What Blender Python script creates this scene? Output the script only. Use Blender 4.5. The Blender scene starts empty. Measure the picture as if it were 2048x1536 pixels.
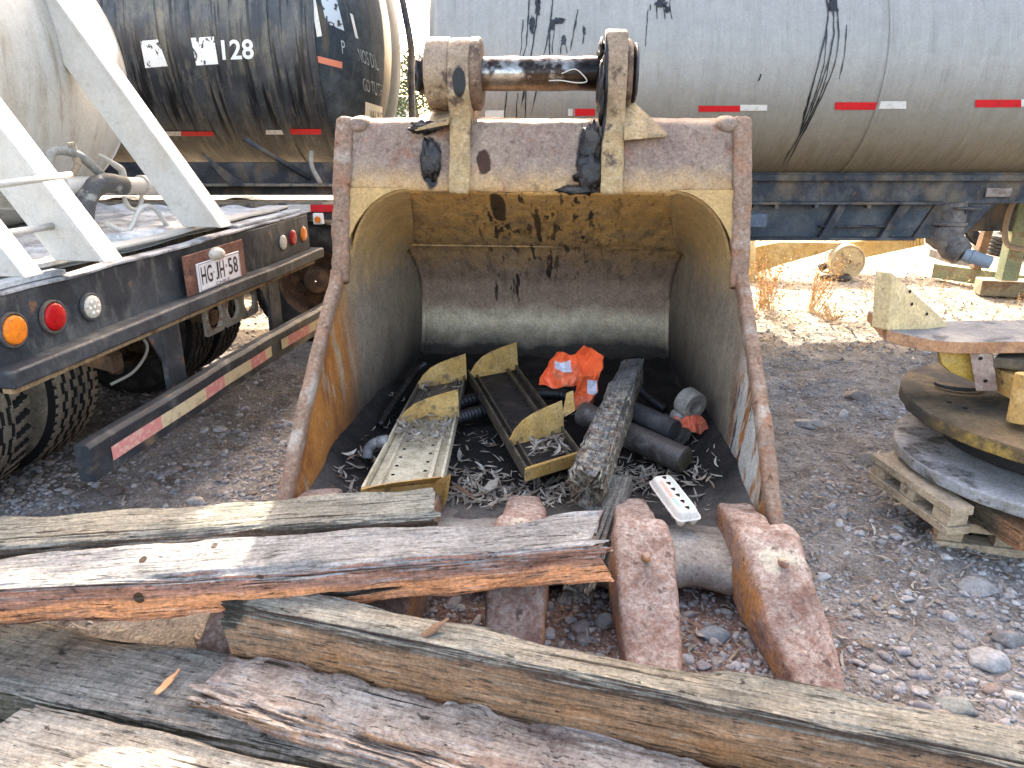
import bpy, bmesh, math, random
import numpy as np
from mathutils import Vector, Matrix, noise
random.seed(7); RNG=np.random.default_rng(7)
PI=math.pi
# ------------------------------------------------------------------ camera, sky, sun, exposure
S=bpy.context.scene
CH=1.7; PITCH=math.radians(19.3); FPX=1479.0
cam=bpy.data.cameras.new('camera'); co=bpy.data.objects.new('camera',cam); S.collection.objects.link(co)
cam.sensor_width=36; cam.lens=36*FPX/2048; cam.clip_end=800; cam.clip_start=.05
co.location=(0,0,CH); co.rotation_euler=(PI/2-PITCH,0,0); S.camera=co
SUN_EL=math.radians(31.0); SUN_AZ=math.radians(-1.5)      # azimuth from +Y towards +X
w=bpy.data.worlds.new('World'); S.world=w; w.use_nodes=True
wn=w.node_tree; bg=wn.nodes['Background']; sk=wn.nodes.new('ShaderNodeTexSky'); sk.sky_type='NISHITA'
sk.sun_disc=False; sk.sun_elevation=SUN_EL; sk.sun_rotation=SUN_AZ; sk.dust_density=4.0; sk.air_density=.7; sk.ozone_density=.3
wt=wn.nodes.new('ShaderNodeMix'); wt.data_type='RGBA'; wt.blend_type='MULTIPLY'; wt.inputs['Factor'].default_value=1; wn.links.new(sk.outputs[0],wt.inputs['A']); wt.inputs['B'].default_value=(1.15,1.02,.86,1); wn.links.new(wt.outputs['Result'],bg.inputs[0]); bg.inputs[1].default_value=.15
sl=bpy.data.lights.new('sun','SUN'); sl.energy=2.2; sl.angle=math.radians(.5); sl.color=(1,.93,.8)
so=bpy.data.objects.new('sun',sl); S.collection.objects.link(so)
sd=Vector((math.sin(SUN_AZ)*math.cos(SUN_EL),math.cos(SUN_AZ)*math.cos(SUN_EL),math.sin(SUN_EL)))
so.rotation_euler=sd.to_track_quat('Z','Y').to_euler()
S.view_settings.view_transform='Standard'; S.view_settings.look='None'; S.view_settings.gamma=1
S.view_settings.exposure=3.25
S.render.engine='CYCLES'; S.cycles.max_bounces=6; S.cycles.diffuse_bounces=4
# ------------------------------------------------------------------ helpers
def ray(px,py):
    x=(px-1024)/FPX; u=(768-py)/FPX
    return Vector((x,math.cos(PITCH)+u*math.sin(PITCH),-math.sin(PITCH)+u*math.cos(PITCH)))
CAM=Vector((0,0,CH))
def at(px,py,h): d=ray(px,py); return CAM+d*((h-CH)/d.z)
def atY(px,py,Y): d=ray(px,py); return CAM+d*(Y/d.y)
def atP(px,py,o,n): d=ray(px,py); return CAM+d*((Vector(o)-CAM).dot(n)/d.dot(n))
COL=S.collection
def tag(o,label,cat,group=None,kind=None):
    if label: o['label']=label
    if cat: o['category']=cat
    if group: o['group']=group
    if kind: o['kind']=kind
    return o
def thing(name,label,cat,M=None,group=None):
    o=bpy.data.objects.new(name,None); COL.objects.link(o); o.empty_display_size=.1
    if M is not None: o.matrix_world=M
    return tag(o,label,cat,group)
def frame(o,x,z=Vector((0,0,1))):
    x=Vector(x).normalized(); y=Vector(z).cross(x).normalized(); z=x.cross(y)
    M=Matrix.Identity(4)
    for i in range(3): M[i][0]=x[i];M[i][1]=y[i];M[i][2]=z[i];M[i][3]=o[i]
    return M
class MB:
    def __init__(s): s.v=[];s.f=[];s.m=[];s.mi=0
    def add(s,V,F):
        b=len(s.v); s.v+= [tuple(p) for p in V]; s.f+=[tuple(i+b for i in f) for f in F]; s.m+=[s.mi]*len(F); return s
    def box(s,a,b,M=None):
        (x0,y0,z0),(x1,y1,z1)=a,b
        V=[Vector(p) for p in ((x0,y0,z0),(x1,y0,z0),(x1,y1,z0),(x0,y1,z0),(x0,y0,z1),(x1,y0,z1),(x1,y1,z1),(x0,y1,z1))]
        if M is not None: V=[M@p for p in V]
        return s.add(V,[(0,3,2,1),(4,5,6,7),(0,1,5,4),(1,2,6,5),(2,3,7,6),(3,0,4,7)])
    def hexa(s,V): return s.add(V,[(0,3,2,1),(4,5,6,7),(0,1,5,4),(1,2,6,5),(2,3,7,6),(3,0,4,7)])
    def prism(s,poly,off):                         # poly: 3D points, off: extrusion vector
        n=len(poly); off=Vector(off); P=[Vector(p) for p in poly]
        V=P+[p+off for p in P]
        F=[tuple(range(n))[::-1],tuple(range(n,2*n))]+[(i,(i+1)%n,n+(i+1)%n,n+i) for i in range(n)]
        return s.add(V,F)
    def rings(s,R,cap=True,close=True):
        m=len(R[0]); V=[p for r in R for p in r]; F=[]
        for i in range(len(R)-1):
            for j in range(m if close else m-1):
                k=(j+1)%m; F.append((i*m+j,i*m+k,(i+1)*m+k,(i+1)*m+j))
        if cap:
            F.append(tuple(range(m))[::-1]); F.append(tuple((len(R)-1)*m+j for j in range(m)))
        return s.add(V,F)
    def tube(s,pts,r,n=12,cap=True):
        pts=[Vector(p) for p in pts]; R=[]; up=None
        for i,p in enumerate(pts):
            t=(pts[min(i+1,len(pts)-1)]-pts[max(i-1,0)]).normalized()
            if up is None: up=Vector((0,0,1)) if abs(t.z)<.9 else Vector((1,0,0))
            a=t.cross(up).normalized(); b=a.cross(t); up=b
            rr=r[i] if hasattr(r,'__len__') else r
            R.append([p+(a*math.cos(2*PI*j/n)+b*math.sin(2*PI*j/n))*rr for j in range(n)])
        return s.rings(R,cap)
    def grid(s,fn,nu,nv,close=False):
        V=[fn(i/nu,j/nv) for i in range(nu+1) for j in range(nv+1)]
        F=[(i*(nv+1)+j,(i+1)*(nv+1)+j,(i+1)*(nv+1)+j+1,i*(nv+1)+j+1) for i in range(nu) for j in range(nv)]
        return s.add(V,F)
    def build(s,name,mat,parent=None,smooth=False,bevel=0,M=None,solid=0,seg=2,disp=None):
        me=bpy.data.meshes.new(name); me.from_pydata([tuple(v) for v in s.v],[],s.f)
        mats=mat if isinstance(mat,(list,tuple)) else [mat]
        for m in mats: me.materials.append(m)
        if max(s.m,default=0)>0: me.polygons.foreach_set('material_index',s.m)
        bm=bmesh.new(); bm.from_mesh(me); bmesh.ops.recalc_face_normals(bm,faces=bm.faces); bm.to_mesh(me); bm.free()
        if smooth: me.polygons.foreach_set('use_smooth',[True]*len(me.polygons))
        o=bpy.data.objects.new(name,me); COL.objects.link(o)
        if M is not None: o.matrix_world=M
        if parent: o.parent=parent
        if solid: m=o.modifiers.new('s','SOLIDIFY'); m.thickness=solid; m.offset=0
        if bevel:
            m=o.modifiers.new('b','BEVEL'); m.width=bevel; m.segments=seg; m.limit_method='ANGLE'; m.angle_limit=math.radians(35)
            if not smooth:
                me.polygons.foreach_set('use_smooth',[True]*len(me.polygons)); m.harden_normals=True
        return o
def nz(p,s=1,sy=None,sz=None,seed=0):
    return noise.noise(Vector((p[0]*s+seed*7.3,p[1]*(sy or s)+seed*3.1,p[2]*(sz or s))))
def sq(a,n):                                       # superellipse point
    c,s_=math.cos(a),math.sin(a); e=2/n
    return (math.copysign(abs(c)**e,c),math.copysign(abs(s_)**e,s_))
def polyline(pts,n):
    P=[Vector(p) for p in pts]; L=[0]
    for i in range(1,len(P)): L.append(L[-1]+(P[i]-P[i-1]).length)
    out=[]
    for k in range(n):
        t=L[-1]*k/(n-1); i=1
        while i<len(P)-1 and L[i]<t: i+=1
        u=(t-L[i-1])/max(L[i]-L[i-1],1e-9); out.append(P[i-1].lerp(P[i],u))
    return out
def smooth_path(pts,n=24):
    P=[Vector(p) for p in pts]; P=[P[0]*2-P[1]]+P+[P[-1]*2-P[-2]]; out=[]
    m=len(P)-3
    for k in range(n+1):
        t=k/n*m; i=min(int(t),m-1); u=t-i; a,b,c,d=P[i:i+4]
        out.append(.5*((2*b)+(c-a)*u+(2*a-5*b+4*c-d)*u*u+(3*b-a-3*c+d)*u**3))
    return out
# ------------------------------------------------------------------ procedural materials
def pm(name,base,layers=(),rough=.8,metal=0,bumps=((70,.25,(1,1,1)),),rl=None,island=None,spec=.25,grit=.3,gs=75):
    m=bpy.data.materials.new(name); m.use_nodes=True; N=m.node_tree.nodes; L=m.node_tree.links
    bs=N['Principled BSDF']; bs.inputs['Roughness'].default_value=rough; bs.inputs['Metallic'].default_value=metal
    bs.inputs['Specular IOR Level'].default_value=spec
    tc=N.new('ShaderNodeTexCoord'); sx=N.new('ShaderNodeSeparateXYZ'); L.new(tc.outputs['Object'],sx.inputs[0])
    cache={}
    def noi(s,st,d=6,rg=.62,dist=0,off=0):
        k=(s,st,d,rg,dist,off)
        if k in cache: return cache[k]
        mp=N.new('ShaderNodeMapping'); mp.inputs['Scale'].default_value=st; mp.inputs['Location'].default_value=(off,off*1.7,off*.6); L.new(tc.outputs['Object'],mp.inputs[0])
        n=N.new('ShaderNodeTexNoise'); n.inputs['Scale'].default_value=s; n.inputs['Detail'].default_value=d
        n.inputs['Roughness'].default_value=rg; n.inputs['Distortion'].default_value=dist
        L.new(mp.outputs[0],n.inputs['Vector']); cache[k]=n.outputs[0]; return n.outputs[0]
    def mr(v,lo,hi,o0=0,o1=1):
        n=N.new('ShaderNodeMapRange'); n.inputs[1].default_value=lo; n.inputs[2].default_value=hi
        n.inputs[3].default_value=o0; n.inputs[4].default_value=o1; L.new(v,n.inputs[0]); return n.outputs[0]
    def ma(op,a,b):
        n=N.new('ShaderNodeMath'); n.operation=op
        for i,x in enumerate((a,b)):
            if isinstance(x,(int,float)): n.inputs[i].default_value=x
            else: L.new(x,n.inputs[i])
        return n.outputs[0]
    cur=None; rgh=None
    if island:
        g=N.new('ShaderNodeNewGeometry'); cr=N.new('ShaderNodeValToRGB'); cr.color_ramp.interpolation='LINEAR'
        el=cr.color_ramp.elements; el[0].color=(*island[0],1); el[1].color=(*island[-1],1)
        for i,c in enumerate(island[1:-1]): e=el.new((i+1)/(len(island)-1)); e.color=(*c,1)
        L.new(g.outputs['Random Per Island'],cr.inputs[0]); cur=cr.outputs[0]
    else:
        rgb=N.new('ShaderNodeRGB'); rgb.outputs[0].default_value=(*base,1); cur=rgb.outputs[0]
    for l in layers:
        f=None
        if 's' in l:
            f=mr(noi(l['s'],l.get('st',(1,1,1)),l.get('d',6),l.get('rg',.62),l.get('dist',0),l.get('off',0)),*l.get('t',(.45,.6)))
        for g_ in l.get('g',()):
            ax,lo,hi=g_[:3]; v=sx.outputs[ax]
            if len(g_)>3:
                v=ma('ADD',v,ma('MULTIPLY',ma('SUBTRACT',noi(g_[4] if len(g_)>4 else 3,g_[5] if len(g_)>5 else (1,1,1),4),.5),g_[3]))
            q=mr(v,lo,hi); f=q if f is None else ma('MULTIPLY',f,q)
        if 'up' in l:
            g2=N.new('ShaderNodeNewGeometry'); s2=N.new('ShaderNodeSeparateXYZ'); L.new(g2.outputs['Normal'],s2.inputs[0])
            q=mr(s2.outputs[2],*l['up']); f=q if f is None else ma('MULTIPLY',f,q)
        if 'loc' in l:      # object-space spot: centre, radii, noise amount
            c,r,na=l['loc']; mp=N.new('ShaderNodeMapping'); mp.vector_type='POINT'
            mp.inputs['Scale'].default_value=[1/a for a in r]; mp.inputs['Location'].default_value=[-c[i]/r[i] for i in range(3)]
            L.new(tc.outputs['Object'],mp.inputs[0]); ln=N.new('ShaderNodeVectorMath'); ln.operation='LENGTH'; L.new(mp.outputs[0],ln.inputs[0])
            v=ma('ADD',ln.outputs['Value'],ma('MULTIPLY',ma('SUBTRACT',noi(9,(1,1,1),5,.65,0,l.get('off',0)),.5),na))
            q=mr(v,1.05,.9); f=q if f is None else ma('MULTIPLY',f,q)
        f=ma('MULTIPLY',f,l.get('a',1.0))
        mx=N.new('ShaderNodeMix'); mx.data_type='RGBA'; L.new(f,mx.inputs['Factor']); L.new(cur,mx.inputs['A']); mx.inputs['B'].default_value=(*l['c'],1); cur=mx.outputs['Result']
        if 'r' in l:
            m2=N.new('ShaderNodeMix'); m2.data_type='FLOAT'; L.new(f,m2.inputs['Factor'])
            if rgh is None: m2.inputs['A'].default_value=rough
            else: L.new(rgh,m2.inputs['A'])
            m2.inputs['B'].default_value=l['r']; rgh=m2.outputs[0]
    if grit and bumps:
        for gsc,am,of in ((gs,grit,11),(gs*.16,grit*.6,17)):
            g1=mr(noi(gsc,(1,1,1),7,.72,0,of),.34,.66,1-am,1+am*.9)
            vm=N.new('ShaderNodeVectorMath'); vm.operation='MULTIPLY'; L.new(cur,vm.inputs[0]); L.new(g1,vm.inputs[1]); cur=vm.outputs[0]
    L.new(cur,bs.inputs['Base Color'])
    if rgh is not None: L.new(rgh,bs.inputs['Roughness'])
    prev=None
    for b in bumps:
        s,st,stt=b[:3]; dist=b[3] if len(b)>3 else .01
        bn=N.new('ShaderNodeBump'); bn.inputs['Strength'].default_value=st; bn.inputs['Distance'].default_value=dist
        L.new(noi(s,stt,8,.65),bn.inputs['Height'])
        if prev: L.new(prev,bn.inputs['Normal'])
        prev=bn.outputs[0]
    if prev: L.new(prev,bs.inputs['Normal'])
    return m
DUST=(.42,.35,.25); RUST=(.25,.085,.03); RUSTD=(.11,.045,.025); BLK=(.012,.011,.011)
OCH=(.40,.26,.09); STEEL=(.17,.13,.115); PALE=(.42,.37,.29)
# ------------------------------------------------------------------ GROUND
def ground():
    def axis(a,b,d,lo,hi):
        c=list(np.arange(a,b,d)); x=c[-1]; st=d
        while x<hi: st*=1.22; x+=st; c.append(x)
        x=c[0]; st=d; pre=[]
        while x>lo: st*=1.22; x-=st; pre.append(x)
        return pre[::-1]+c
    X=axis(-3.6,5.2,.035,-400,400); Y=axis(.8,9.5,.035,-60,600)
    V=[];
    for y in Y:
        for x in X:
            z=0
            if -8<x<14 and -2<y<22:
                z=.03*noise.noise(Vector((x*.7,y*.7,0)))+.014*noise.noise(Vector((x*3,y*3,1)))+.007*noise.noise(Vector((x*11,y*11,2)))
            V.append((x,y,z))
    nx=len(X); F=[(j*nx+i,j*nx+i+1,(j+1)*nx+i+1,(j+1)*nx+i) for j in range(len(Y)-1) for i in range(nx-1)]
    b=MB(); b.v=V; b.f=F; b.m=[0]*len(F)
    m=pm('ground_dirt',(.18,.162,.146),[dict(c=(.235,.217,.20),s=2.2,t=(.42,.62)),dict(c=(.075,.058,.05),s=6,t=(.50,.66),a=.8),
        dict(c=(.34,.31,.27),s=60,t=(.55,.7),a=.8),dict(c=(.07,.058,.05),s=90,t=(.58,.68),a=.8),
        dict(c=(.50,.42,.29),s=14,t=(.38,.6),g=[(1,5.5,6.6,.8)],a=.75),dict(c=(.24,.17,.10),s=35,t=(.5,.62),g=[(1,5.5,6.6,.8)],a=.7),
        dict(c=(.17,.085,.06),loc=((.2,2.2,0),(1.0,.45,1),.8),a=.6)],
        rough=.95,bumps=((30,.5,(1,1,1),.02),(160,.6,(1,1,1),.006)),spec=.1,grit=.5)
    o=b.build('ground',m,smooth=True); tag(o,None,None,kind='structure')
ground()
# stones --------------------------------------------------------------
def ico(sub):
    bm=bmesh.new(); bmesh.ops.create_icosphere(bm,subdivisions=sub,radius=1)
    V=np.array([v.co for v in bm.verts]); F=np.array([[v.index for v in f.verts] for f in bm.faces]); bm.free(); return V,F
def scatter(name,items,base,mat,kind='stuff',label=None,cat=None,smooth=True):
    V0s,F0=base; n=len(items); nv=len(V0s[0])
    V=np.zeros((n*nv,3)); 
    for k,(p,s,q,vi) in enumerate(items):
        V[k*nv:(k+1)*nv]=(V0s[vi]*s)@q.T+p
    F=(F0[None]+np.arange(n)[:,None,None]*nv).reshape(-1,F0.shape[1])
    me=bpy.data.meshes.new(name); me.vertices.add(len(V)); me.vertices.foreach_set('co',V.ravel())
    me.loops.add(F.size); me.loops.foreach_set('vertex_index',F.ravel().astype(np.int32))
    me.polygons.add(len(F)); me.polygons.foreach_set('loop_start',np.arange(0,F.size,F.shape[1],dtype=np.int32))
    me.polygons.foreach_set('loop_total',np.full(len(F),F.shape[1],dtype=np.int32))
    me.update(calc_edges=True); me.materials.append(mat)
    if smooth: me.polygons.foreach_set('use_smooth',[True]*len(F))
    o=bpy.data.objects.new(name,me); COL.objects.link(o); tag(o,label,cat,kind=kind); return o
def rot(yaw,pitch=0,roll=0):
    return np.array((Matrix.Rotation(yaw,3,'Z')@Matrix.Rotation(pitch,3,'Y')@Matrix.Rotation(roll,3,'X')))
def stone_variants(sub,k,flat=False):
    V,F=ico(sub); out=[]
    for i in range(k):
        W=[]
        for v in V:
            v=Vector(v); r=1+.34*noise.noise(v*1.3+Vector((i*9,0,0)))+.08*noise.noise(v*3.5+Vector((0,i*5,0)))
            v=v*r
            if i%4:   # facets
                for q in range(7):
                    d=Vector((math.sin(i*3+q*2),math.cos(i+q*5),math.sin(q*4+i*1.3)*.8)).normalized(); t=v.dot(d)
                    if t>.64: v-=d*(t-.64)*.9
            W.append(v)
        out.append(np.array(W))
    return out,F
GRAV=[(.15,.14,.14),(.27,.265,.27),(.36,.355,.36),(.26,.22,.20),(.21,.21,.225),(.45,.44,.43),(.22,.16,.13),(.38,.38,.385),(.19,.19,.20),(.50,.48,.45)]
m_stone=pm('river_stone',(.3,.3,.3),[dict(c=(.17,.13,.10),s=22,t=(.45,.65),a=.5),dict(c=(.5,.48,.45),s=80,t=(.6,.7),a=.4),dict(c=(.22,.18,.14),up=(.6,1.0),a=.25)],rough=.85,bumps=((50,.3,(1,1,1),.006),),island=GRAV)
def gz(x,y): return .03*noise.noise(Vector((x*.7,y*.7,0)))+.014*noise.noise(Vector((x*3,y*3,1)))+.007*noise.noise(Vector((x*11,y*11,2)))
sv2=stone_variants(2,10); sv1=stone_variants(1,8)
def patchy(x,y): return noise.noise(Vector((x*1.1,y*1.1,5)))+.5*noise.noise(Vector((x*3,y*3,9)))
def gravel(n,fy,smin,srng,pw,variants,nv_,name,dens):
    items=[]
    while len(items)<n:
        y=fy(); x=RNG.uniform(-1.02,1.02)*(.76*y+.35)
        if patchy(x,y)+dens+(.35 if x>.8 and y<3.2 else 0) < RNG.random()*.9-.2: continue
        s_=smin+srng*RNG.random()**pw
        items.append((np.array((x,y,gz(x,y)+s_*.08)),s_*np.array((1.35,1,.62))*RNG.uniform(.75,1.3,3),rot(RNG.uniform(0,6.3),RNG.uniform(-.35,.35),RNG.uniform(-.35,.35)),RNG.integers(nv_)))
    scatter(name,items,variants,m_stone)
gravel(4200,lambda:1.2+RNG.random()**1.4*3.2,.010,.016,2.4,sv2,10,'cobble_gravel',.3)
gravel(22000,lambda:1.2+RNG.random()**1.3*4.2,.0045,.008,1.8,sv1,8,'gravel',.5)
gravel(14000,lambda:3+RNG.random()*6,.005,.013,2.2,sv1,8,'fine_gravel',.45)
# single larger stones that can be told apart
V3s,F3=stone_variants(3,6)
def stone(px,py,wpx,flat,var,colr,label,yaw=0):
    colr=tuple(c*.72 for c in colr)
    p=at(px,py,.01); z=(p-CAM).length; s=wpx/FPX*z/2
    b=MB(); q=rot(yaw); V=(V3s[var]*s*np.array((1,.75,flat)))@q.T
    b.add(V,[tuple(f) for f in F3]); o=b.build('stone',pm('stone_surface',colr,[dict(c=tuple(c*.6 for c in colr),s=14,t=(.45,.65),a=.6),dict(c=tuple(min(1,c*1.5) for c in colr),s=60,t=(.58,.7),a=.5)],bumps=((40,.3,(1,1,1),.006),)),smooth=True)
    o.location=(p.x,p.y,gz(p.x,p.y)+s*flat*.02); tag(o,label,'stone')
stone(1720,790,48,.55,0,(.25,.21,.19),'oval brown stone lying in the shade left of the black disc stack')
stone(1688,822,26,.7,2,(.5,.48,.45),'small round whitish stone just below the oval brown stone',.5)
stone(1618,845,70,.25,1,(.30,.29,.28),'flat grey slab stone beside the right wall of the bucket',.4)
stone(1748,922,66,.35,3,(.22,.21,.20),'flat dark grey cobble left of the wooden pallet corner')
stone(1425,1160,34,.7,4,(.33,.22,.18),'round reddish cobble under the lip between two right teeth')
stone(1432,1272,66,.6,5,(.28,.31,.34),'angular bluish rock between the two right bucket teeth')
stone(1985,1313,70,.5,0,(.42,.41,.40),'long smooth pale cobble at right edge near the frame',.3)
stone(1960,1175,70,.45,3,(.36,.35,.34),'pale flat cobble below the pallet at the right',.2)
stone(1915,1408,70,.4,2,(.30,.31,.28),'long greenish grey cobble next to the long timber at right',-.7)
stone(1212,1252,44,.9,4,(.27,.28,.28),'upright oval grey pebble between the middle teeth')
stone(2020,1270,60,.6,1,(.27,.25,.24),'brown cobble at the right edge above the smooth pale cobble')
stone(228,985,46,.6,5,(.17,.13,.12),'dark brown stone beside the ribbed truck tyre')
stone(390,998,30,.5,0,(.45,.43,.38),'small pale oval stone behind the rear timber')
# leaves --------------------------------------------------------------
def leaf_variants():
    out=[]; n=6
    for k in range(8):
        V=[]; bend=random.uniform(-.7,.7); tw=random.uniform(-.9,.9); cu=random.uniform(-.15,.45)
        for i in range(n+1):
            t=i/n-.5; wd=.17*(math.sin(PI*(i/n*.94+.03))**.75)*random.uniform(.9,1.1)
            cx=t; cy=bend*t*t; cz=cu*(t*t)+.04
            for sgn in (-1,1):
                a=tw*t; V.append((cx,cy+sgn*wd*math.cos(a)*.5,cz+sgn*wd*math.sin(a)*.5+.02*abs(sgn)))
        out.append(np.array(V))
    F=np.array([(2*i,2*i+1,2*i+3,2*i+2) for i in range(n)]); return out,F
LV=leaf_variants()
m_leaf=pm('dry_leaf',(.4,.3,.2),[dict(c=(.2,.15,.1),s=40,t=(.5,.6),a=.4)],rough=.8,bumps=((60,.2,(1,1,1),.003),),
    island=[(.36,.31,.25),(.20,.15,.10),(.47,.43,.37),(.17,.11,.07),(.33,.31,.27),(.12,.085,.06),(.40,.35,.28),(.24,.23,.20),(.14,.12,.10)])
def leafitem(x,y,z,L=.08,tilt=.25):
    s=L*RNG.uniform(.45,1.35); return (np.array((x,y,z)),np.array((s,s*RNG.uniform(.6,1.2),s)),rot(RNG.uniform(0,6.3),RNG.normal(0,tilt),RNG.normal(0,tilt)),RNG.integers(8))
items=[]
while len(items)<2600:
    y=1.5+RNG.random()*4.5; x=RNG.uniform(-.9,1.0)*(.75*y+.3)
    if noise.noise(Vector((x*1.5,y*1.5,20)))<RNG.uniform(-.3,.5): continue
    items.append(leafitem(x,y,gz(x,y)+.008,.055))
while len(items)<15000:
    y=5.4+RNG.random()**1.3*8; x=RNG.uniform(-.2,1.0)*(.75*y+1)
    if y<6.2 and RNG.random()>(y-5.2): continue
    items.append(leafitem(x,y,gz(x,y)+.008,.075))
scatter('fallen_leaves',items,LV,m_leaf,smooth=False)
# twigs
m_twig=pm('dry_twig',(.24,.18,.13),rough=.9,bumps=())
b=MB()
for k in range(70):
    y=1.5+RNG.random()*4.5; x=RNG.uniform(-.85,1.0)*(.72*y+.2); a=RNG.uniform(0,6.3); L=RNG.uniform(.05,.22)
    P=[(x+math.cos(a)*L*t+RNG.normal(0,.006),y+math.sin(a)*L*t+RNG.normal(0,.006),gz(x,y)+.008+.01*RNG.random()) for t in (0,.35,.7,1)]
    b.tube(P,[.003,.0035,.003,.0015],5)
o=b.build('twig_litter',m_twig,smooth=True); tag(o,None,None,kind='stuff')
# ------------------------------------------------------------------ EXCAVATOR BUCKET
BA=math.atan(.073); BEX=Vector((math.cos(BA),-math.sin(BA),0)); BM=frame(Vector((.04,2.5,0)),BEX); BMI=BM.inverted()
bucket=thing('excavator_bucket','huge rusty excavator bucket lying open to the viewer, filled with scrap and leaves','excavator bucket',BM)
m_plate=pm('worn_bucket_steel',(.21,.145,.115),[dict(c=(.31,.245,.19),s=55,t=(.48,.68),a=.6),dict(c=(.32,.25,.175),s=3,t=(.45,.65),a=.6),dict(c=(.10,.06,.05),s=30,t=(.55,.68),a=.6),
   dict(c=(.48,.30,.12),g=[(2,1.52,1.39,.16,8)],a=.8),dict(c=(.10,.06,.035),s=12,t=(.45,.6),g=[(2,1.47,1.41,.06,14),(0,-.25,-.15),(0,.35,.3)],a=.85),
   dict(c=RUST,s=9,t=(.56,.68),a=.5),
   dict(c=BLK,loc=((-.53,1.15,1.53),(.055,.4,.12),.9),r=.35),dict(c=BLK,loc=((.245,1.15,1.56),(.065,.4,.15),.8),r=.3),dict(c=(.05,.025,.015),loc=((-.27,1.15,1.53),(.04,.4,.06),1.2)),
   dict(c=(.05,.03,.02),loc=((.22,1.15,1.40),(.13,.4,.035),.9))],
   rough=.8,bumps=((45,.5,(1,1,1),.006),(9,.3,(1,1,1),.02)))
m_in=pm('bucket_inside',(.29,.20,.15),[dict(c=(.38,.30,.22),s=45,t=(.5,.68),a=.6),
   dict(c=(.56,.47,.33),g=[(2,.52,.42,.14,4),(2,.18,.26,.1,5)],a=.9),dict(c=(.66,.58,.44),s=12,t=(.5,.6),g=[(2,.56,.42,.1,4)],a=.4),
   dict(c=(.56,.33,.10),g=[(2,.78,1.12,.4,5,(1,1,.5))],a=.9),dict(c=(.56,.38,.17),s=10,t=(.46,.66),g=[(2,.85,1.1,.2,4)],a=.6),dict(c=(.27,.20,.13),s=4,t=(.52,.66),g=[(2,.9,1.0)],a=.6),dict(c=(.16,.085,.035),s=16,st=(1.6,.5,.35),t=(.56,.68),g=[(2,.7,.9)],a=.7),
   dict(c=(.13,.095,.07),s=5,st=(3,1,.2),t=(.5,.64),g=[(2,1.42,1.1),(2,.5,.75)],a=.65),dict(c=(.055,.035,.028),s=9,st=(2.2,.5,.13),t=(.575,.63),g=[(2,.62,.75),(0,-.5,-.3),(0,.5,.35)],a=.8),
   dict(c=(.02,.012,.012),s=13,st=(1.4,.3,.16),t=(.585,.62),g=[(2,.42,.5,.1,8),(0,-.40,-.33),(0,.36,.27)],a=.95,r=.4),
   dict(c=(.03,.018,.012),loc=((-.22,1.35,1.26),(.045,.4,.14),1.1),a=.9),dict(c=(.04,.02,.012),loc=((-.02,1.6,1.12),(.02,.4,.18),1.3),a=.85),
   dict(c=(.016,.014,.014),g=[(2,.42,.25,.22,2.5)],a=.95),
   dict(c=(.19,.165,.14),g=[(1,.42,.2,.3,5)],a=.9)],rough=.8,bumps=((60,.45,(1,1,1),.005),(7,.35,(1,1,.5),.02)))
def m_side(nm,left):
    L=[dict(c=(.34,.285,.205),s=3,st=(1.5,1.5,.5),t=(.42,.70),a=.55),dict(c=(.08,.07,.06),s=40,t=(.54,.66),a=.5),
       dict(c=(.46,.29,.11),g=[(2,.82,1.12,.45,4,(1,1,.6))],a=.85),
       dict(c=(.36,.14,.03),g=[(1,1.16 if left else .80,.90 if left else .64,.25,3,(1,1,.5)),(2,.08,.25),(2,1.35,1.05,.2,4)],a=.97),
       dict(c=(.17,.055,.015),s=5,st=(1,1,.5),t=(.48,.62),g=[(1,1.1 if left else .9,.8)],a=.75),dict(c=(.42,.38,.31),s=14,st=(1.3,1.3,.4),t=(.64,.68),g=[(1,1.0,.8)],a=.8),
       dict(c=(.34,.27,.18),s=7,st=(2,1.6,.3),t=(.53,.62),g=[(1,1.2,.95),(2,.95,.7)],a=.7)]
    if not left:
        L+=[dict(c=(.46,.46,.42),s=5,st=(2,2,.5),t=(.45,.52),g=[(1,.82,.7,.15,6),(1,.22,.35,.2,6),(2,.95,.8,.2,5)],a=.85),
            dict(c=(.03,.03,.032),s=11,st=(1.6,1.6,.35),t=(.56,.60),g=[(1,.85,.75),(2,.9,.8)],a=.9)]
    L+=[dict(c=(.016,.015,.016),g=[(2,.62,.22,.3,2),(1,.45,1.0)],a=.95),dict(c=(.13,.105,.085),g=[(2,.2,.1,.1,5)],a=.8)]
    return pm(nm,(.22,.175,.13),L,rough=.8,bumps=((60,.45,(1,1,1),.005),(6,.3,(1,1,.6),.02)),grit=.28)
m_sl,m_sr=m_side('left_cheek_steel',True),m_side('right_cheek_steel',False)
m_edge=pm('rusted_edge',(.20,.12,.08),[dict(c=(.31,.235,.17),s=60,t=(.42,.66),a=.75,d=9,rg=.75),dict(c=(.27,.12,.06),s=9,t=(.48,.66),a=.6),dict(c=(.07,.035,.025),s=18,t=(.6,.68),a=.8),dict(c=(.40,.36,.30),s=6,t=(.55,.66),a=.6)],bumps=((40,.6,(1,1,1),.008),(90,.4,(1,1,1),.004)))
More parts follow.
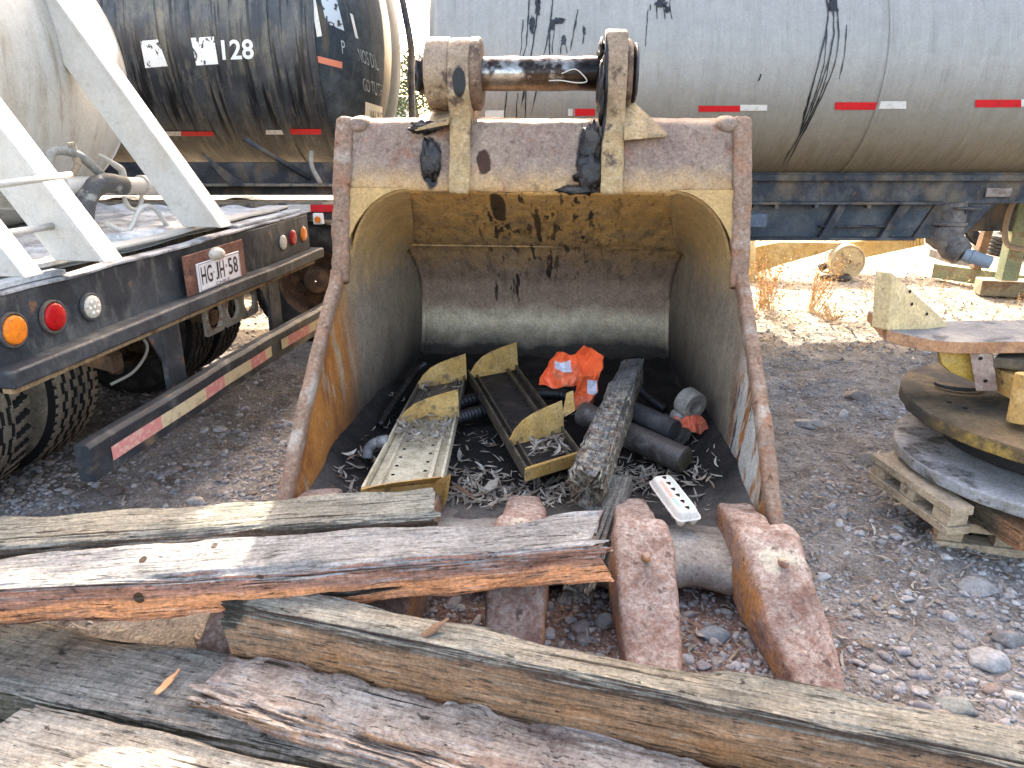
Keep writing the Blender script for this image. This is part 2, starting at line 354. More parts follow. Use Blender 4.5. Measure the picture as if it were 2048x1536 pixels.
m_ear=pm('greasy_ochre_steel',(.34,.235,.115),[dict(c=(.42,.32,.19),s=30,t=(.48,.62),a=.7),dict(c=(.25,.185,.14),g=[(2,1.70,2.0,.4,5)],a=.8),dict(c=(.07,.045,.035),s=11,t=(.55,.64),a=.85),dict(c=(.16,.11,.07),s=5,t=(.50,.62),a=.6,off=5),
   dict(c=BLK,loc=((-.38,1.2,1.89),(.035,.3,.07),.8),r=.3),dict(c=BLK,loc=((.285,1.3,1.85),(.035,.5,.32),.5),r=.25)],bumps=((45,.55,(1,1,1),.007),(10,.3,(1,1,1),.02)))
m_boss=pm('greasy_boss',(.16,.10,.065),[dict(c=(.05,.03,.02),s=10,t=(.45,.6),a=.8),dict(c=(.30,.22,.15),s=35,t=(.52,.64),a=.6)],rough=.6,bumps=((40,.6,(1,1,1),.01),))
m_grease=pm('tarry_grease',BLK,[dict(c=(.06,.045,.035),s=18,t=(.5,.65),a=.7)],rough=.3,bumps=((22,.8,(1,1,1),.02),),spec=.5)
m_pin=pm('greased_pin_steel',(.30,.28,.25),[dict(c=(.035,.025,.02),s=7,st=(1,1,1),t=(.46,.55),r=.22),dict(c=(.28,.20,.12),g=[(2,1.93,1.88,.05,12)],a=.7,r=.4),dict(c=(.02,.015,.012),g=[(2,1.885,1.86,.03,12)],a=.85,r=.3),dict(c=(.012,.01,.01),g=[(0,.10,.2,.15,9)],a=.95,r=.25)],rough=.18,metal=.85,bumps=((14,.35,(1,1,1),.01),))
m_tooth=pm('rusty_cast_tooth',(.23,.125,.085),[dict(c=(.36,.28,.24),s=75,t=(.44,.66),a=.75,d=9,rg=.75),dict(c=(.50,.42,.35),s=26,t=(.42,.62),a=.75,up=(.35,.95),d=10,rg=.75,dist=.6),
   dict(c=(.11,.05,.035),s=7,t=(.48,.66),a=.65),dict(c=(.42,.18,.05),s=8,t=(.46,.62),a=.85,up=(.8,.0)),dict(c=(.46,.40,.30),s=5,t=(.63,.66),a=.85,up=(.3,.8),off=3),dict(c=(.07,.03,.02),s=26,t=(.6,.68),a=.8)],rough=.85,bumps=((55,.6,(1,1,1),.006),(14,.5,(1,1,1),.02)))
m_lip=pm('dusty_lip',(.25,.215,.18),[dict(c=(.36,.33,.28),s=8,t=(.42,.6),a=.7),dict(c=(.10,.085,.075),s=30,t=(.54,.66),a=.6),dict(c=(.05,.045,.045),g=[(1,.12,.34,.3,5)],a=.9),dict(c=(.22,.10,.05),g=[(2,.10,.03,.04,6)],a=.6)],bumps=((40,.5,(1,1,1),.006),))
# side plates
FR=[(1.32,1.71),(1.19,1.40),(1.075,1.03),(1.02,.945),(.725,.735),(.42,.50),(.18,.28),(.0,.13)]
OUT=[(-.02,.04),(1.0,.0),(2.1,.0),(2.6,.12),(2.83,.45),(2.84,.85),(2.66,1.2),(2.2,1.5),(1.75,1.70)]
for s in (-1,1):
    b=MB(); x0=s*.955; b.prism([(x0,y,z) for y,z in FR+OUT],(s*.035,0,0))
    b.build('side_plate',m_sl if s<0 else m_sr,bucket,bevel=.006)
    # rolled front edge strip on the plate, following the mouth
    b=MB(); P=polyline([(s*.968,y,z) for y,z in [(1.40,1.705),(1.33,1.71)]+FR[1:3]+[(1.04,.97)]],50); R=[]
    for i,p in enumerate(P):
        t=(P[min(i+1,49)]-P[max(i-1,0)]).normalized(); n=Vector((0,t.z,-t.y)); r=[]
        for j in range(16):
            c_,s2=sq(2*PI*j/16,3.2); q=p+Vector((c_*.044,0,0))+n*(s2*.032)
            q+=Vector((1,1,1))*(.006*nz(q,14,seed=3)+.004*nz(q,50,seed=4)); r.append(q)
        R.append(r)
    b.rings(R); b.build('edge_strip',m_edge,bucket,smooth=True)
    b=MB(); P=polyline([(s*.975,y-.02,z+.02) for y,z in [(1.07,1.0)]+FR[3:]+[(-.03,.02)]],70); R=[]
    for i,p in enumerate(P):
        t=(P[min(i+1,69)]-P[max(i-1,0)]).normalized(); n=Vector((0,t.z,-t.y)); r=[]
        for j in range(16):
            c_,s2=sq(2*PI*j/16,3.5); q=p+Vector((c_*.03,0,0))+n*(s2*.035)
            q+=Vector((.5,1,1))*(.010*nz(q,9,seed=5)+.006*nz(q,30,seed=6)); r.append(q)
        R.append(r)
    b.rings(R); b.build('side_cutter',m_edge,bucket,smooth=True)
# inner surfaces
INN=[(1.22,1.40,.955),(1.45,1.30,.94),(1.80,1.145,.905),(2.06,1.01,.875),(2.13,.985,.868),(2.30,.87,.86),(2.48,.70,.855),(2.55,.50,.853),(2.52,.33,.853),(2.42,.19,.855),(2.2,.11,.86),(1.6,.085,.885),(.9,.085,.915),(.3,.09,.945),(.02,.09,.955)]
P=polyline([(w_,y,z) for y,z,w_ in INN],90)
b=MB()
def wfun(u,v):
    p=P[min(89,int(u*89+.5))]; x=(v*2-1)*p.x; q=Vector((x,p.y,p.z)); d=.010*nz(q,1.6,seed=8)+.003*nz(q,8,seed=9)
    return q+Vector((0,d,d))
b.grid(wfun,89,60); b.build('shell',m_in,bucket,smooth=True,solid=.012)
for s in (-1,1):
    MO=polyline([(s*.955,y+.03,z) for y,z in [(1.30,1.52)]+FR[1:]],60); IN=polyline([(s*w_,y,z) for y,z,w_ in INN],60)
    def sf(u,v):
        a=MO[int(u*59+.5)]; c=IN[int(u*59+.5)]; q=a.lerp(c,v); k=math.sin(PI*v)*(.02+.012*nz(q,1.5,seed=2)); q=q.copy(); q.x-=s*(k*.5-.003+.002*nz(q,9)); return q
    b=MB(); b.grid(sf,59,30); b.build('cheek_wall',m_sl if s<0 else m_sr,bucket,smooth=True)
    # rounded gusset where roof and wall meet
    def gf(u,v):
        t=u; y=1.20+.95*t; zr=1.405-.45*t-.03*math.sin(PI*t)*0; w_=.955-.085*t; r=.30*(1-t)**.8+.02
        a=v*PI/2; x=w_-r+r*math.sin(a) if True else 0
        zz=zr-r*1.25+r*1.25*math.cos(a); q=Vector((s*x,y+ (1-math.cos(a))*.02,zz)); return q
    b=MB(); b.grid(gf,24,14); b.build('corner_gusset',m_sl if s<0 else m_sr,bucket,smooth=True,solid=.006)
    # front face of the gusset (triangular web seen from the mouth)
    b=MB(); r=.32
    arc=[(s*(.955-r+r*math.sin(a)),1.2+(1.41-(1.405-r*1.25+r*1.25*math.cos(a)))*-.30*0+ .0,1.405-r*1.25+r*1.25*math.cos(a)) for a in np.linspace(0,PI/2,14)]
    arc=[(x,1.195-(1.405-z)*.33,z) for x,_,z in arc]
    b.add([(s*.955,1.195,1.405)]+arc,[(0,i+1,i+2) for i in range(13)]); b.build('corner_web',m_sl if s<0 else m_sr,bucket,solid=.015)
    # weld bead / liner strip where wall meets back
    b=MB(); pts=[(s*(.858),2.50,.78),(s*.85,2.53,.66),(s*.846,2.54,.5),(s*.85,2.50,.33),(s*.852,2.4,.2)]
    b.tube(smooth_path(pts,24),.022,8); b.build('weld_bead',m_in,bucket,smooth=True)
# outer back shell
b=MB(); Q=polyline([(0,y,z) for y,z in OUT],40)
b.grid(lambda u,v:(lambda p:Vector(((v*2-1)*.95,p.y-.015,p.z)))(Q[int(u*39+.5)]),39,8); b.build('outer_shell',m_plate,bucket,smooth=True,solid=.02)
# roof crease weld
b=MB(); b.tube([(-.86+.02*i,2.085+.003*nz((i,0,0),.5),1.0-.006) for i in range(87)],.007,8); b.build('weld_bead',m_in,bucket,smooth=True)
# top beam
b=MB(); sec=[(1.205,1.395),(1.30,1.665),(1.325,1.705),(1.37,1.72),(1.62,1.735),(1.72,1.71),(1.74,1.66),(1.74,1.45),(1.45,1.33)]
sec=polyline([(0,y,z) for y,z in sec+[sec[0]]],61)[:-1]
R=[]
for i in range(121):
    x=-.935+1.87*i/120; r=[]
    for p in sec:
        q=Vector((x,p.y,p.z)); d=.006*nz(q,7,seed=1)+.0035*nz(q,28,seed=2); r.append(q+Vector((0,-d,d)))
    R.append(r)
b.rings(R); b.build('top_beam',m_plate,bucket,smooth=True)
for s in (-1,1):
    b=MB(); R=[]
    for i in range(13):
        a=i/12*PI; R.append([Vector((s*(.90+.06*math.cos(2*PI*j/16)*math.sin(a)**.5),1.40-.12*math.cos(a),1.700+.045*math.sin(2*PI*j/16)*math.sin(a)**.5)) for j in range(16)])
    b.rings(R); b.build('beam_lug',m_plate,bucket,smooth=True)
# ears: extruded side profiles
def ear(prof,x0,x1,name='ear'):
    P=polyline([(0,y,z) for y,z in prof+[prof[0]]],101)[:-1]; b=MB(); R=[]
    c=Vector((0,sum(p.y for p in P)/100,sum(p.z for p in P)/100))
    for k,(x,sc) in enumerate([(x0,.955),(x0+.006,.985),(x0+.014,1),((x0*2+x1)/3,1),((x0+x1*2)/3,1),(x1-.014,1),(x1-.006,.985),(x1,.955)]):
        r=[]
        for p in P:
            d=(p-c); q=c+d*sc+Vector((x,0,0)) if False else Vector((x,c.y+d.y*(1-(1-sc)*.35),c.z+d.z*(1-(1-sc)*.35)))
            q+=Vector((.4,1,.5))*(.007*nz(q,12,seed=2)+.004*nz(q,40,seed=5)); r.append(q)
        R.append(r)
    b.rings(R); return b.build(name,m_ear,bucket,smooth=True,bevel=0)
PC=(1.40,1.935)
earL=[(1.165,1.385),(1.24,1.60),(1.27,1.74),(1.22,1.83)]+[(PC[0]-.175*math.cos(a),PC[1]+.165*math.sin(a)) for a in np.linspace(.1,PI-.1,14)]+[(1.66,1.75),(1.75,1.60),(1.6,1.45),(1.3,1.40)]
earR=[(1.165,1.385),(1.24,1.60),(1.27,1.74),(1.24,1.86),(1.24,2.02),(1.27,2.10),(1.33,2.125),(1.43,2.12),(1.55,2.03),(1.60,1.90),(1.66,1.75),(1.75,1.60),(1.6,1.45),(1.3,1.40)]
ear(earL,-.435,-.335); ear(earR,.30,.405)
def disc(x0,x1,r,mat,name,wob=.008,c=PC,n=48):
    b=MB(); R=[]
    for x,k in ((x0,.9),(x0+.008,1),(x1-.008,1),(x1,.9)):
        R.append([Vector((x,c[0]+math.cos(2*PI*j/n)*r*k,c[1]+math.sin(2*PI*j/n)*r*k))+Vector((0,1,1))*wob*nz((x,math.cos(2*PI*j/n)*3,math.sin(2*PI*j/n)*3),1.3,seed=4) for j in range(n)])
    b.rings(R); return b.build(name,mat,bucket,smooth=False,bevel=.006)
disc(-.555,-.43,.165,m_ear,'boss'); disc(-.345,-.285,.165,m_boss,'boss'); disc(.40,.435,.15,m_boss,'boss'); disc(.44,.462,.135,m_grease,'retaining_plate')
disc(-.61,-.55,.085,m_grease,'pin_end'); 
b=MB(); b.tube([(x,PC[0],PC[1]) for x in np.linspace(-.34,.32,60)],[.078+.0025*nz((x*9,0,0),1) for x in np.linspace(-.34,.32,60)],40); b.build('pin',m_pin,bucket,smooth=True)
# grease blobs round the ears
def blob(c,r,name='grease_smear',mat=m_grease,seed=1,sub=3):
    V,F=ico(sub); b=MB(); VV=[]
    for v in V:
        v=Vector(v); k=1+.55*noise.noise(v*2.2+Vector((seed,0,0)))+.3*noise.noise(v*6+Vector((seed,0,0)))
        VV.append((c[0]+v.x*r[0]*k,c[1]+v.y*r[1]*k,c[2]+v.z*r[2]*k))
    b.add(VV,[tuple(f) for f in F]); b.build(name,mat,bucket,smooth=True)
blob((.245,1.26,1.60),(.05,.02,.10),seed=3); blob((.24,1.21,1.47),(.06,.022,.08),seed=5); blob((-.53,1.225,1.53),(.045,.014,.10),seed=7); blob((-.555,1.255,1.69),(.07,.03,.03),seed=9)
blob((.29,1.30,1.85),(.02,.07,.14),seed=11); blob((-.58,1.37,1.93),(.03,.09,.085),seed=12); blob((.29,1.42,2.03),(.02,.1,.06),seed=15)
blob((.18,1.205,1.40),(.09,.012,.018),seed=17)
# wire caught on the pin
b=MB(); b.tube(smooth_path([(.10,1.31,1.93),(.16,1.32,1.95),(.20,1.31,1.925),(.22,1.31,1.895),(.17,1.31,1.89),(.10,1.315,1.90),(.04,1.32,1.90)],40),.003,6); b.build('wire',pm('pale_wire',(.5,.45,.38),bumps=()),bucket,smooth=True)
# gusset plates either side of the ears
b=MB(); b.hexa([Vector(p) for p in ((-.60,1.23,1.67),(-.43,1.20,1.70),(-.43,1.5,1.78),(-.60,1.4,1.73),(-.60,1.23,1.685),(-.43,1.20,1.725),(-.43,1.5,1.80),(-.60,1.4,1.75))]); b.build('gusset',m_ear,bucket,bevel=.005)
b=MB(); b.hexa([Vector(p) for p in ((.40,1.19,1.63),(.60,1.25,1.645),(.60,1.30,1.65),(.40,1.45,1.70),(.40,1.20,1.66),(.61,1.25,1.66),(.61,1.30,1.67),(.40,1.45,1.86))]); b.build('gusset',m_ear,bucket,bevel=.006)
# lip
b=MB(); R=[]
for i in range(161):
    x=-.95+1.9*i/160; near=min(abs(x-t) for t in (-.86,-.43,0,.43,.86)); k=.05*max(0,1-near/.2)
    sec=[(.42,.075),(.42,.115),(.15,.175),(.02,.185),(-.05-k,.175),(-.095-k,.145),(-.105-k,.10),(-.08-k,.055),(-.0,.035),(.2,.03)]
    sec=smooth_path([(0,y,z) for y,z in sec+[sec[0]]],40)[:-1]
    R.append([Vector((x,p.y,p.z))+Vector((0,1,1))*(.006*nz((x,p.y,p.z),8,seed=3)) for p in sec])
b.rings(R); b.build('lip',m_lip,bucket,smooth=True)
# adapters and teeth
def loftx(secs,n=28,exp=3.2,nse=.006,seed=0,sub=26,flatbot=False):
    # secs: (cx,y,z0,z1,halfwidth)
    C=smooth_path([Vector((s_[1],s_[0],s_[4])) for s_ in secs],sub); D=smooth_path([Vector((s_[2],s_[3],0)) for s_ in secs],sub); b=MB(); R=[]
    for c,d in zip(C,D):
        y,cx,hw=c; z0,z1=d.x,d.y; r=[]
        for j in range(n):
            a,e=sq(2*PI*j/n,exp); q=Vector((cx+a*hw,y,(z0+z1)/2+e*(z1-z0)/2))
            q+=Vector((1,1,1))*(nse*nz(q,7,seed=seed)+nse*.5*nz(q,22,seed=seed+1)); r.append(q)
        R.append(r)
    b.rings(R); return b
for k,x in enumerate((-.86,-.43,0,.43,.86)):
    sp=.10*x*(1 if abs(x)>.7 else .5)
    f=lambda y:x+sp*max(0,-y)/.6
    b=loftx([(x,.30,.15,.20,.045),(x,.27,.14,.235,.070),(x,.12,.13,.275,.080),(x,-.02,.06,.300,.083),(f(-.10),-.10,.05,.305,.084),(f(-.20),-.2,.09,.26,.070)],seed=k*3,exp=5.5,n=40,nse=.009)
    b.build('adapter',m_tooth,bucket,smooth=True)
    b=loftx([(f(-.10),-.10,.035,.345,.070),(f(-.105),-.112,.03,.350,.100),(f(-.2),-.2,.025,.325,.107),(f(-.35),-.35,.02,.25,.102),(f(-.5),-.5,.012,.150,.096),(f(-.60),-.60,.008,.09,.076),(f(-.645),-.645,.006,.06,.046),(f(-.66),-.66,.01,.05,.02)],seed=k*3+1,sub=44,n=44,nse=.011,exp=6.5)
    t=b.build('tooth',m_tooth,bucket,smooth=True)
    # raised lifting nub on the tooth
    b=MB(); V,F=ico(2); b.add([(f(-.28)+v[0]*.016,-.27+v[1]*.05,.300+v[2]*.02-.12*v[1]*.2) for v in V],[tuple(q) for q in F]); b.build('wear_nub',m_tooth,t,smooth=True)
# ------------------------------------------------------------------ soil and leaves inside the bucket
m_soil=pm('black_soil',(.013,.011,.0105),[dict(c=(.035,.029,.026),s=5,t=(.48,.66),a=.7),dict(c=(.10,.08,.065),s=70,t=(.60,.70),a=.7),dict(c=(.12,.108,.095),g=[(1,.60,.32,.35,4)],a=.85)],rough=.95,bumps=((45,.7,(1,1,1),.012),(9,.5,(1,1,1),.03)))
def soilz(x,y):
    e=abs(x)/(.955-.035*y); side=max(0,(e-.74)/.26)**1.6*.17*min(1,max(0,(y-.1)/.5))*max(0,min(1,(2.1-y)/.7)); back=max(0,(y-1.9)/.6)**1.7*.10
    p=Vector((x,y,0)); return .118+.085*(1-min(1,max(0,(y-.1)/.35)))*0+side+back+.012*noise.noise(p*4)+.008*noise.noise(p*13)+.004*noise.noise(p*35)+(.055*max(0,1-abs(y-.2)/.25))*.9
b=MB()
def sf(u,v):
    y=.08+2.42*u; x=(v*2-1)*(.95-.037*y); return Vector((x,y,soilz(x,y) if u>0 else .10))
b.grid(sf,110,100); o=b.build('soil',m_soil,None,smooth=True,M=BM); tag(o,None,None,kind='stuff')
LVI=[]
def bl(x,y,z=None,L=.075,tilt=.3):
    p=BM@Vector((x,y,(soilz(x,y) if z is None else z)+.008)); LVI.append(leafitem(p.x,p.y,p.z,L,tilt))
for k in range(620):
    x=RNG.uniform(-.85,.85); y=.35+RNG.random()**1.2*1.3
    if noise.noise(Vector((x*3,y*3,2)))>RNG.uniform(-.35,.25): bl(x,y,L=.06,tilt=.25)
for cx,cy,sx_,sy_,n in ((.62,.70,.16,.10,230),(.35,.62,.14,.10,120),(-.12,.45,.16,.10,170),(-.25,.62,.1,.12,110),(.10,.50,.1,.08,80),(-.80,.45,.08,.15,60),(.72,.95,.06,.15,70)):
    for k in range(n):
        x=cx+RNG.normal(0,sx_); y=cy+RNG.normal(0,sy_)
        if abs(x)<.88 and .22<y<1.7: bl(x,y,soilz(x,y)+.012*RNG.random(),L=.066,tilt=.3)
for k in range(150):
    p=at(RNG.uniform(800,900),RNG.uniform(846,885)+RNG.normal(0,8),.255); LVI.append(leafitem(p.x,p.y,.262+.025*RNG.random(),.065,.35))
for k in range(70):
    p=at(RNG.uniform(1060,1130),RNG.uniform(880,915),.255); LVI.append(leafitem(p.x,p.y,.262+.015*RNG.random(),.07,.4))
for k in range(25):
    p=at(RNG.uniform(840,920),RNG.uniform(765,800),.255); LVI.append(leafitem(p.x,p.y,.262+.015*RNG.random(),.07,.4))
scatter('bucket_leaf_litter',LVI,LV,m_leaf,smooth=False)
# ------------------------------------------------------------------ TIMBERS
def wood(name,top,side,fresh=None,fz=(0,0),extra=(),gy=None,dark=(.03,.025,.02)):
    L=[dict(c=tuple(c*.55 for c in top),s=3.1,t=(.44,.66),a=.7,off=2,d=9),dict(c=tuple(min(1,c*1.35) for c in top),s=4,st=(.6,2,2),t=(.50,.66),a=.6,off=4,d=9)]
    if side: L+=[dict(c=side,up=(.75,.45),a=.92),dict(c=tuple(c*.4 for c in side),s=2.6,st=(.6,12,12),t=(.5,.64),up=(.75,.45),a=.8),dict(c=tuple(min(1,c*1.7) for c in side),s=9,st=(.5,3,3),t=(.54,.64),up=(.75,.45),a=.55,off=6)]
    if fresh:
        L+=[dict(c=fresh,g=[(2,fz[0],fz[1],.05,7,(.5,1,1))]+([(1,gy[0],gy[1],.03,9)] if gy else []),a=.95),
            dict(c=tuple(c*.55 for c in fresh),s=6,st=(.35,9,9),t=(.53,.66),g=[(2,fz[0],fz[1],.05,7,(.5,1,1))]+([(1,gy[0],gy[1],.03,9)] if gy else []),a=.8)]
    tail_=[dict(c=tuple(c*.30 for c in top),s=30,st=(.10,2.4,2.4),t=(.49,.64),a=.62,off=1,d=8,rg=.7),dict(c=tuple(min(.75,c*2.0+.03) for c in top),s=34,st=(.14,2.2,2.2),t=(.55,.68),a=.42,off=8,d=8,rg=.7),
        dict(c=dark,s=55,st=(.22,1.8,1.8),t=(.585,.63),a=.75,off=7),dict(c=dark,s=2.6,st=(.35,16,16),t=(.62,.65),a=.92,off=9),dict(c=dark,s=24,st=(.6,1.5,1.5),t=(.64,.67),a=.85,off=3)]
    L+=list(extra)+tail_
    return pm(name,top,L,rough=.88,bumps=((30,1,(.1,2.4,2.4),.012),(8,.9,(.3,7,7),.012),(60,.8,(.5,1,1),.006)),spec=.08,grit=.35)
def timber(name,label,c0,c1,w,h,mat,roll=0,seed=0,group='old timbers piled in front of the bucket',rough=.012,taper=None,jag0=.015,jag1=.015,split=None,exp=11,cut0=0,cut1=0,chip=.03,flaky=0,ncr=5):
    """c0,c1: bottom-centre of each end; w across, h up; taper(t)->(w scale, h scale, y shift)"""
    c0=Vector(c0); c1=Vector(c1); X=(c1-c0); L=X.length; M=frame(c0,X)
    if roll: M=M@Matrix.Rotation(roll,4,'X')
    n=88; m=max(60,int(L/.016)); b=MB(); R=[]; rs=random.Random(seed); CR=[(rs.randrange(n),rs.uniform(0,.7),rs.uniform(.15,.6),rs.uniform(.006,.016)) for _ in range(ncr)]
    for i in range(m+1):
        t=i/m; r=[]
        ws,hs,ys=taper(t) if taper else (1,1,0)
        for j in range(n):
            a,e=sq(2*PI*(j+.5)/n,exp); y=a*w/2*ws+ys; z=h/2+e*h/2*hs-h/2*(1-hs)*0
            x=L*t; q=Vector((x,y,z)); corner=(abs(a)*abs(e))**3
            d=rough*nz((x*1.3,a*2,e*2),1,seed=seed)+rough*.45*nz((x*5,a*9,e*9),1,seed=seed+1)+.0022*nz((x*16,a*38,e*38),1,seed=seed+2)
            if flaky: f_=nz((x*6,a*w*22,e*h*22),1,seed=seed+12)+.5*nz((x*17,a*w*60,e*h*60),1,seed=seed+13); d+=flaky*(.5 if f_>.05 else -.5)*min(1,abs(f_-.05)*9)
            for cj,cs,cl,cd in CR:
                if cs<t<cs+cl:
                    dj=j-cj-2.2*nz((x*2.5,cj,0),1,seed=seed); 
                    if abs(dj)<1: d-=cd*(1-abs(dj))*math.sin(PI*(t-cs)/cl)**.5
            k=nz((x*3.3,round(a)*3,round(e)*3),1,seed=seed+4); d-=corner*chip*max(0,k+.12)
            q.y+=a*d*1.2; q.z+=e*d*1.2
            if i<2: q.x+=cut0*a*w/2+jag0*nz((0,a*6,e*5),1,seed=seed+6)*3
            elif i<8: q.x+=(cut0*a*w/2+jag0*nz((0,a*6,e*5),1,seed=seed+6)*3)*(8-i)/7
            if i>m-2: q.x+=cut1*a*w/2+jag1*nz((9,a*6,e*5),1,seed=seed+7)*3
            elif i>m-8: q.x+=(cut1*a*w/2+jag1*nz((9,a*6,e*5),1,seed=seed+7)*3)*(8-(m-i))/7
            if split: q=split(q,a,e,t,L)
            r.append(q)
        R.append(r)
    b.rings(R,cap=False)
    for r,sgn in ((R[0],1),(R[-1],-1)):          # end grain with relief
        cc=sum(r,Vector())/n; prev=r
        for s_ in (.8,.55,.3,.08):
            nr=[cc.lerp(p,s_)+Vector((sgn*(.006+.012*abs(nz((0,p.y*30,p.z*30),1,seed=seed))),0,0)) for p in r]
            b.rings([prev,nr],cap=False); prev=nr
        b.add(prev,[tuple(range(n))])
    o=b.build(name,mat,None,smooth=True,M=M); tag(o,label,'timber',group); return o
GR=(.23,.225,.215); SALM=(.88,.38,.17)
# rear timber lying on the lip
wA=wood('timber_wood_grey_a',(.27,.255,.21),(.11,.085,.06))
timber('timber','rear grey timber with squared end, lying across the lip under the yellow step ladder',(-2.35,2.02,.31),(-.29,2.375,.29),.215,.135,wA,seed=11,rough=.007)
# middle timber with orange split face
wB=wood('timber_wood_grey_b',(.31,.30,.285),(.42,.20,.13),fresh=SALM,fz=(.105,.085),gy=(-.04,-.075),extra=[dict(c=(.10,.055,.03),loc=((1.23,-.1,.10),(.018,.05,.022),1.6)),dict(c=(.05,.03,.02),loc=((1.22,.02,.16),(.012,.018,.03),1.2)),dict(c=(.05,.03,.02),loc=((1.42,.07,.16),(.010,.014,.03),1.2)),dict(c=(.03,.02,.015),loc=((1.85,-.14,.07),(.2,.06,.012),.7))])
def splitB(q,a,e,t,L):
    if e<0 and a<0: q.y+=.05*(.5+.5*nz((q.x*2.3,0,0),1,seed=3))*(-e)*(-a)+.02*max(0,nz((q.x*9,q.z*60,0),1,seed=5))
    if t>.86 and a<-.3 and e<.7: q.y+=(.018*nz((q.x*5,q.z*75,0),1,seed=8)+.012)*(t-.86)/.14; 
    if t>.97: q.x+=.035*nz((0,q.y*30,q.z*70),1,seed=9)
    return q
timber('timber','grey timber with a torn bright orange front face and splintered right end',(-2.35,1.80,.25),(.275,2.165,.275),.25,.165,wB,seed=23,rough=.012,split=splitB,
   taper=lambda t:(.62+.38*min(1,t*1.5),1,.03*(1-min(1,t*1.5))),jag1=.03,chip=.05)
# long timber lower right
wC=wood('timber_wood_greenish',(.26,.24,.195),(.34,.20,.115),extra=[dict(c=(.42,.20,.08),s=3,st=(.7,2,2),t=(.46,.64),g=[(2,.17,.12)],up=(.7,.3),a=.7),dict(c=(.04,.035,.035),g=[(2,.19,.215,.05,8,(.4,1,1))],up=(.95,.5),a=.8),dict(c=(.045,.038,.03),loc=((0,0,.2),(.12,.12,.07),.8))])
timber('timber','long brown timber with greenish top running from centre to the lower right corner',(-.885,1.955,.105),(1.55,1.23,.11),.145,.235,wC,seed=31,rough=.010,cut0=-.45,chip=.035)
wD=wood('timber_wood_pinkish',(.46,.37,.30),(.62,.34,.19),extra=[dict(c=(.20,.12,.095),s=7,st=(.5,3,3),t=(.50,.64),a=.6),dict(c=(.36,.33,.33),s=10,st=(.5,3,3),t=(.55,.64),a=.6,off=5)])
timber('timber','rough flaky pinkish timber with salmon side lying just below the long brown timber',(-.87,1.785,.01),(1.25,1.08,.0),.23,.17,wD,seed=41,rough=.016,chip=.05,jag0=.03,flaky=.012)
wE=wood('timber_wood_saw_marked',(.32,.285,.235),(.14,.12,.075),extra=[dict(c=(.095,.088,.078),s=4,st=(9,.8,1),t=(.5,.66),a=.45,dist=.5),dict(c=(.24,.22,.20),s=5,st=(7,.9,1),t=(.54,.68),a=.3,off=3,dist=.5)])
timber('timber','wide dark grey timber with cross saw marks, lowest of the pile at the left',(-2.05,2.04,-.01),(.45,1.42,-.02),.31,.15,wE,seed=53,rough=.010,cut0=.3)
wF=wood('timber_wood_pale_grey',(.33,.30,.25),(.12,.10,.08))
timber('timber','pale grey timber in the bottom left corner, half in sunlight',(-1.40,1.555,.0),(.2,1.115,-.01),.27,.17,wF,seed=67,rough=.009,cut0=.15)
# leaning rotten timber in the bucket
wG=wood('timber_wood_rotten',(.15,.145,.14),(.16,.13,.10),extra=[dict(c=(.42,.36,.27),s=30,t=(.44,.56),g=[(0,1.05,.75,.3,5)],a=.9),dict(c=(.17,.10,.06),s=22,t=(.5,.6),g=[(0,.95,.7,.3,5)],a=.8,off=3)])
def splitG(q,a,e,t,L):
    if t<.42:
        k=(.42-t)/.42; q.y+=a*.02*k*nz((q.x*25,a*5,e*5),1); q.z+=(e*.03*nz((q.x*22,a*9,e*9),1,seed=4)+.012*nz((q.x*60,a*25,e*25),1,seed=2))*k
    return q
pG0=Vector((.30,2.66,.24)); pG1=Vector((.67,3.93,.33))
timber('timber','rotten grey timber leaning inside the bucket with crumbling pale lower end',pG0,pG1,.135,.15,wG,seed=71,rough=.012,jag0=.05,split=splitG,group='old timbers piled in front of the bucket',chip=.05)
wG2=wood('timber_wood_split_plank',(.22,.20,.17),(.17,.14,.11))
timber('plank','thin split plank wedged under the rotten timber and behind the orange splintered end',(.235,2.22,.12),(.46,2.85,.24),.11,.06,wG2,seed=83,rough=.01,jag0=.02)['category']='plank'
# splinters on timbers
m_spl=pm('fresh_splinter',SALM,[dict(c=(.3,.14,.08),s=20,st=(.3,4,4),t=(.5,.6),a=.7)],bumps=((30,.5,(.3,4,4),.004),))
m_spd=pm('dark_splinter',(.13,.075,.045),bumps=((30,.5,(1,4,4),.004),))
def splinter(px,py,h,L,wd,ang,mat,label,tilt=0,cat='wood splinter'):
    p=at(px,py,h); M=Matrix.Translation(p)@Matrix.Rotation(ang,4,'Z')@Matrix.Rotation(tilt,4,'Y'); b=MB(); R=[]
    for i in range(13):
        t=i/12; k=.25+.75*math.sin(PI*min(1,t*1.15+.05))**.6; R.append([Vector((L*(t-.5)+.1*wd*nz((t*9,j,0),1),math.cos(2*PI*j/8)*wd/2*k+.25*wd*nz((t*4,j*.3,3),1),math.sin(2*PI*j/8)*wd*.22*k+wd*.2)) for j in range(8)])
    b.rings(R); o=b.build('wood_splinter',mat,None,M=M,smooth=False); tag(o,label,cat)
splinter(337,1365,.155,.105,.024,1.35,m_spl,'orange wood splinter lying on the saw-marked timber at left')
splinter(880,1140,.235,.10,.03,.9,m_spl,'torn orange splinter hanging under the split face, left one',-.5)
splinter(930,1133,.24,.09,.025,2.2,m_spd,'dark brown splinter between the two torn orange ones',.6)
splinter(990,1140,.24,.10,.018,.5,m_spl,'thin orange splinter hanging under the split face, right one',-.5)
splinter(872,1258,.345,.09,.03,.6,m_spd,'brown wood chip lying on top edge of the long greenish timber',-.3)
